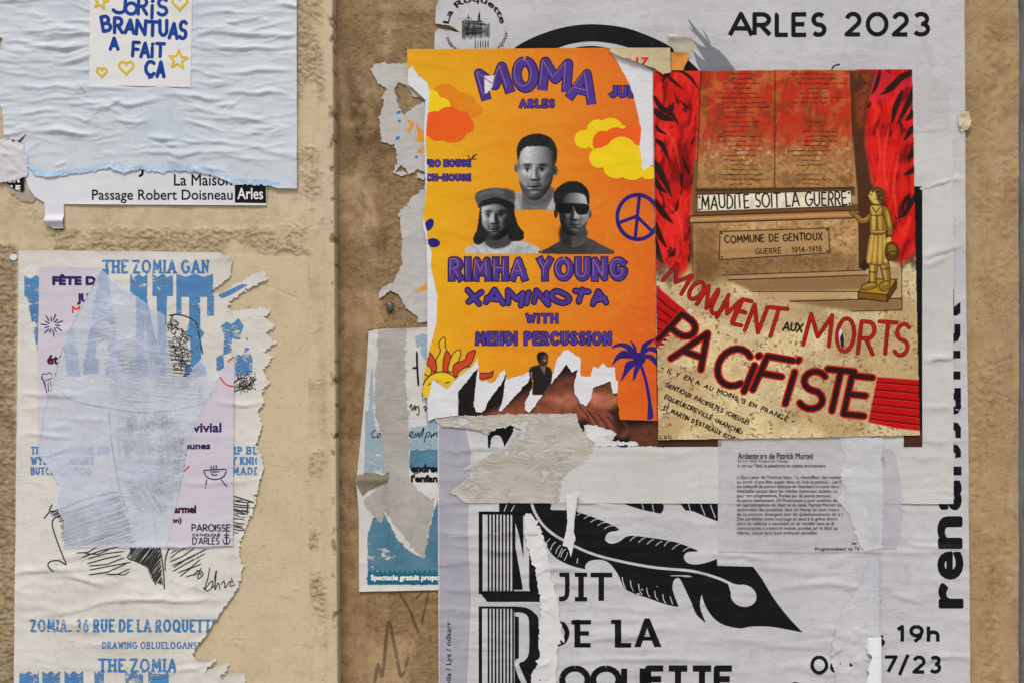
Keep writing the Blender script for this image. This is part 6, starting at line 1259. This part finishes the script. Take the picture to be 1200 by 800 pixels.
# gilt statue of a boy
c.t = (980, 210, 5.0); G1, G2, G3, GD = (140, 104, 30), (214, 180, 92), (84, 58, 16), (36, 22, 8)
def F(P, col, f=4, a=1.0): c.poly(smooth(P, 3, True), col, f, a)
def O(P, w_=7): q = smooth(P, 3, True); c.stroke(q + q[:1], w_, GD, 3)
base = [(122, 662), (290, 680), (345, 590), (200, 585)]; c.poly(base, (176, 128, 40), 3); c.poly([(122, 662), (290, 680), (292, 720), (122, 700)], (128, 86, 22), 3); c.poly([(290, 680), (345, 590), (345, 640), (292, 720)], (92, 60, 16), 3); c.stroke(base + base[:1], 6, GD, 2); c.stroke([(122, 662), (122, 700), (292, 720), (345, 640), (345, 590)], 6, GD, 2); c.stroke([(290, 680), (292, 720)], 5, GD, 2)
for P in ([(190, 480), (236, 490), (228, 560), (222, 625), (192, 625), (188, 560)], [(246, 490), (296, 480), (305, 540), (306, 600), (276, 600), (258, 540)]): O(P); F(P, G1); 
F([(196, 490), (212, 492), (208, 610), (196, 610)], G2, 6, .8); F([(258, 495), (272, 495), (290, 595), (280, 595)], G2, 6, .7); c.stroke([(188, 545), (226, 548)], 5, GD, 3); c.stroke([(262, 530), (302, 526)], 5, GD, 3)
for P in ([(142, 640), (150, 620), (190, 610), (228, 612), (230, 632), (180, 648), (150, 650)], [(246, 640), (252, 612), (280, 600), (306, 606), (304, 640), (270, 658)]): O(P); F(P, G1); F([(P[0][0] + 12, P[0][1] - 6), (P[2][0], P[2][1] + 5), (P[3][0] - 10, P[3][1] + 8), (P[1][0] + 10, P[1][1] + 14)], G2, 8, .7)
hat = [(280, 420), (290, 385), (318, 372), (350, 395), (360, 440), (340, 470), (305, 480), (284, 460)]
skirt = [(196, 318), (280, 315), (290, 400), (298, 480), (270, 500), (230, 505), (175, 492), (168, 480), (176, 400)]; O(skirt); F(skirt, G1); 
for x0, x1 in ((205, 182), (226, 212), (250, 245), (270, 280)): F([(x0 - 6, 330), (x0 + 8, 330), (x1 + 14, 480), (x1 - 8, 480)], G2, 9, .85); c.stroke([(x0 + 14, 330), (x1 + 24, 470)], 5, G3, 4, .9)
torso = [(190, 165), (225, 155), (268, 160), (285, 175), (288, 240), (280, 318), (196, 320), (192, 240)]; O(torso); F(torso, G1); F([(200, 210), (222, 205), (220, 300), (206, 300)], G2, 8, .9); F([(238, 215), (256, 210), (258, 300), (246, 300)], G2, 8, .7); c.stroke([(192, 212), (240, 220), (275, 208)], 5, GD, 3); c.stroke([(230, 225), (232, 300)], 5, G3, 4); c.stroke([(196, 314), (280, 312)], 14, GD, 3); c.stroke([(198, 313), (278, 311)], 8, G2, 3)
F([(195, 165), (245, 160), (262, 185), (240, 205), (205, 205)], G2, 6, .8); c.stroke([(205, 170), (225, 200), (250, 170)], 5, GD, 3)
armr = [(262, 165), (290, 170), (310, 215), (322, 280), (318, 340), (296, 345), (292, 285), (275, 235)]; O(armr); F(armr, G1); F([(285, 185), (300, 215), (310, 280), (302, 280), (290, 225)], G2, 6, .8); c.stroke([(292, 335), (320, 332)], 6, GD, 3); F([(288, 350), (312, 345), (312, 372), (290, 378)], G2, 4)
O(hat); F(hat, G3); F([(296, 395), (320, 385), (345, 410), (335, 440), (305, 440)], G1, 8); c.stroke(smooth([(292, 450), (320, 425), (352, 430)], 4), 5, GD, 3)
arml = [(192, 205), (192, 240), (160, 262), (130, 258), (100, 225), (72, 205), (78, 190), (98, 190), (128, 215), (150, 232), (178, 212)]; O(arml, 6); F(arml, G1); F([(110, 212), (135, 232), (160, 245), (180, 225), (150, 240), (130, 225)], G2, 5, .8); c.stroke([(96, 188), (70, 158)], 8, G1, 2); c.stroke([(98, 186), (72, 157)], 3, GD, 2); c.stroke([(118, 212), (128, 205)], 4, GD, 2)
head = [(185, 110), (178, 100), (188, 88), (196, 66), (225, 54), (262, 62), (276, 92), (268, 128), (250, 150), (215, 152), (196, 140)]; O(head); F(head, G2); F([(222, 66), (255, 58), (280, 88), (270, 135), (248, 150), (232, 120), (226, 95)], G3, 4); F([(196, 66), (225, 52), (258, 60), (240, 78), (218, 76), (204, 84)], G3, 4)
for k in range(7): c.stroke(smooth([(222 + 8 * k % 40, 70 + 10 * k), (238 + 6 * k % 30, 66 + 11 * k), (252, 80 + 9 * k)], 3), 4, GD if k % 2 else G1, 3, .8)
c.stroke([(186, 94), (202, 96)], 4, GD, 2); c.stroke([(186, 128), (200, 128)], 4, GD, 2); c.stroke([(196, 138), (215, 152), (240, 152)], 5, GD, 3)
c.t = (0, 0, 1.0)
c.C *= (.96 + .10 * N3)[..., None]
c.C = np.clip(c.C, 0, 255)
pa = c.put(rp, "painted_scene", attr_mat("painted_print", .5, .42), .2, clip=[(764.6, 84.7), (900, 83.2), (1067.8, 82.2), (1071.8, 300), (1076.8, 509.3), (920, 512.8), (770.7, 514.8)])
# hand lettering
RED = ink_mat("red_paint", (160, 20, 16), .06, (186, 28, 20), .5); MAR = ink_mat("maroon_edge", (96, 24, 16), .2, (120, 30, 20), .5); DKB = ink_mat("dark_brush", (38, 16, 14), .04, (52, 20, 16), .5); INKB = ink_mat("brush_black", (34, 22, 14), .12, (44, 30, 18), .5)
Z = lambda x, y: (760 + x / 3.334, 280 + y / 3.334)
def zl(ch, x, y, w_, h_, rot, th_, sh=0): cx, cy = Z(x, y); return place_letter(ch, cx, cy, w_ / 3.334, h_ / 3.334, rot, th_, sh)
for a in (('M', 114, 156, 90, 84, 36, 0), ('O', 185, 203, 44, 76, 30, .1), ('N', 228, 228, 40, 84, 22, .2), ('U', 272, 254, 42, 84, 14, .2), ('M', 312, 276, 62, 84, 14, .2), ('E', 362, 288, 36, 100, 12, .2), ('N', 418, 312, 52, 104, 10, .2), ('T', 490, 326, 66, 112, 6, .2)):
    t = rp.ink("arched_letter", MAR, zl(*a[:6], 5.0, a[6]), off=.3); rp.ink("letter_core", RED, zl(*a[:6], 3.3, a[6]), off=.38, parent=t)
rp.ink("small_word_lettering", INKB, [q for a in (('A', 536, 342, 24, 32, 4), ('U', 563, 344, 18, 30, 4), ('X', 588, 348, 20, 32, 4)) for q in zl(*a, 2.3, .1)], off=.3)
for a in (('M', 662, 356, 100, 120, 4, .12), ('O', 766, 375, 66, 128, 4, .02), ('R', 850, 386, 58, 124, 4, .05), ('T', 926, 386, 66, 122, 4, .02), ('S', 986, 393, 54, 122, 6, .05)):
    t = rp.ink("arched_letter", MAR, zl(*a[:6], 5.0, a[6]), off=.3); rp.ink("letter_core", RED, zl(*a[:6], 3.3, a[6]), off=.38, parent=t)
RED2 = ink_mat("bright_red_paint", (186, 22, 20), .04, (200, 30, 24), .5)
for a in (('P', 116, 368, 84, 136, 36, .12), ('A', 186, 428, 124, 140, 20, .28), ('C', 326, 498, 112, 148, 14, .1), ('i', 402, 524, 7, 150, 14, .15), ('F', 482, 530, 100, 138, 10, .25), ('i', 560, 556, 7, 176, 8, .15), ('S', 638, 588, 96, 148, 10, .05), ('T', 730, 590, 104, 160, 6, .12), ('E', 814, 610, 80, 152, 6, .12)):
    t = rp.ink("large_letter", RED2, zl(*a[:6], 9.6, a[6]), off=.3); rp.ink("letter_core", DKB, zl(*a[:6], 6.0, a[6]), off=.4, parent=t)
rp.ink("plaque_lettering", INKB, stroke_text("MAUDITE SOIT LA GUERRE", 821, 229, 992, 246.5, 1.9, .28, True, .7, rot=-1.6, space=.62, seed=4), off=.3)
rp.ink("stone_lettering", INKB, stroke_text("COMMUNE DE GENTIOUX", 848, 276.5, 963, 286, 1.5, .32, True, .6, rot=-1.8, space=.7, seed=6), off=.3); rp.ink("stone_lettering", INKB, stroke_text("GUERRE . 1914-1918", 884, 291.5, 962, 298.8, 1.1, .34, True, .6, rot=-2.2, space=.9, seed=7), off=.3)
for t_, x, y, l, an, sd in (("- IL Y EN A AU MOINS 3 EN FRANCE -", 773, 433, 168, 22, 11), ("GENTIOUX PACIFISTES (CREUSE)", 778, 452, 108, 25, 12), ("EQUEURDREVILLE (MANCHE)", 777, 466, 101, 25, 13), ("ST MARTIN D'ESTREAUX (LOIRE)", 775, 479, 99, 24, 14)):
    rp.ink("footnote_lettering", INKB, stroke_text(t_, x, y - 6.0, x + l, y, 1.35, .36, True, 1.3, rot=an, space=.7, seed=sd), clip=[RP], off=.3)
rp.ink("initials_lettering", INKB, stroke_text("LSD", 772.5, 509.3, 787, 513.6, .9, .4, True, .5), off=.3)
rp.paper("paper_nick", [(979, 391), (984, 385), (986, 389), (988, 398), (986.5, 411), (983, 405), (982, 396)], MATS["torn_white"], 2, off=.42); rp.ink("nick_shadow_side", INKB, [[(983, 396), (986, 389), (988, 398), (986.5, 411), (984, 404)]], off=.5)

# --- tape and scraps at the top corner
P = outline([(712, 57.5), (784.5, 57.8), (785.5, 86, .5), (776, 89, .5), (767, 82, .5), (755, 78, .5), (745, 74, .5), (723, 67, .5), (716, 61, .5)], .8, 2, 171)
s = Sheet("cream_tape_scrap", "crinkled cream paper scrap with a red number bridging the two colourful posters", "paper scrap", 'R', (750, 88), 7.0, Ridges().rand(16, (714, 58, 786, 88), 10, 30, .9, 2.4, 60, 173), .5, P)
s.paper("paper_sheet", P, paper_mat("cream_paper", (206, 190, 152), (182, 160, 116), .8, 1.4, .5, grime=.25), 1.8)
s.text("number_lettering", ink_mat("red_number", (196, 34, 28), .15), "17", (744.5, 69, 759.5, 77.5), 1.2, clip=[P]); s.ink("number_mark", MATS["red_number"], stroke_polys([(735, 70), (735.5, 73)], 1.2) + stroke_polys([(738, 70), (738, 73)], 1.2), clip=[P])
P = outline([(785.8, 63), (807, 63, .5), (805, 72, .5), (800, 84), (786, 84)], .7, 2, 175)
s = Sheet("orange_paper_scrap", "small orange-ochre paper scrap next to the cream scrap", "paper scrap", 'R', (795, 84), 6.2, Ridges().rand(6, (786, 63, 806, 84), 8, 16, 1.0, 2.4, 60, 177), .4, P)
s.paper("paper_sheet", P, paper_mat("ochre_paper", (222, 150, 66), (190, 112, 44), .8, 1.2, .55), 1.8)
P = outline([(780, 44, .5), (786, 41, .5), (800, 44, .5), (810, 46, .5), (814, 54, .5), (810, 64, .5), (805, 72), (806, 63), (790, 62, .5), (787, 54, .5)], .8, 2, 179)
s = Sheet("curled_clear_scrap", "curling translucent cream scrap over the black arch", "paper scrap", 'R', (796, 64), 2.4, None, 0, P)
s.paper("paper_sheet", P, paper_mat("clear_scrap", (212, 206, 188), (186, 174, 140), .8, 1.5, .4, alpha=(.65, .9)), 1.8, extra=lambda x, y: 3.5 * np.exp(-((y - 44) / 4.) ** 2))
P = torn([(1121, 138), (1126, 133), (1134, 131), (1138, 142), (1134, 152), (1126, 156), (1122, 148)], .9, 1.6, 181)
s = Sheet("paste_lump", "crumpled lump of old paste on the festival poster's side by the bare wall strip", "paste lump", 'R', (1128, 156), 2.6, Ridges().rand(12, (1120, 132, 1138, 156), 6, 14, 2.2, 2.4, 60, 183), .3, P)
s.paper("paper_wad", P, paper_mat("paste_beige", (206, 190, 158), (182, 162, 124), .7, 1.8, .7), 1.4)
print("script built in", round(time.time() - _T0, 1))
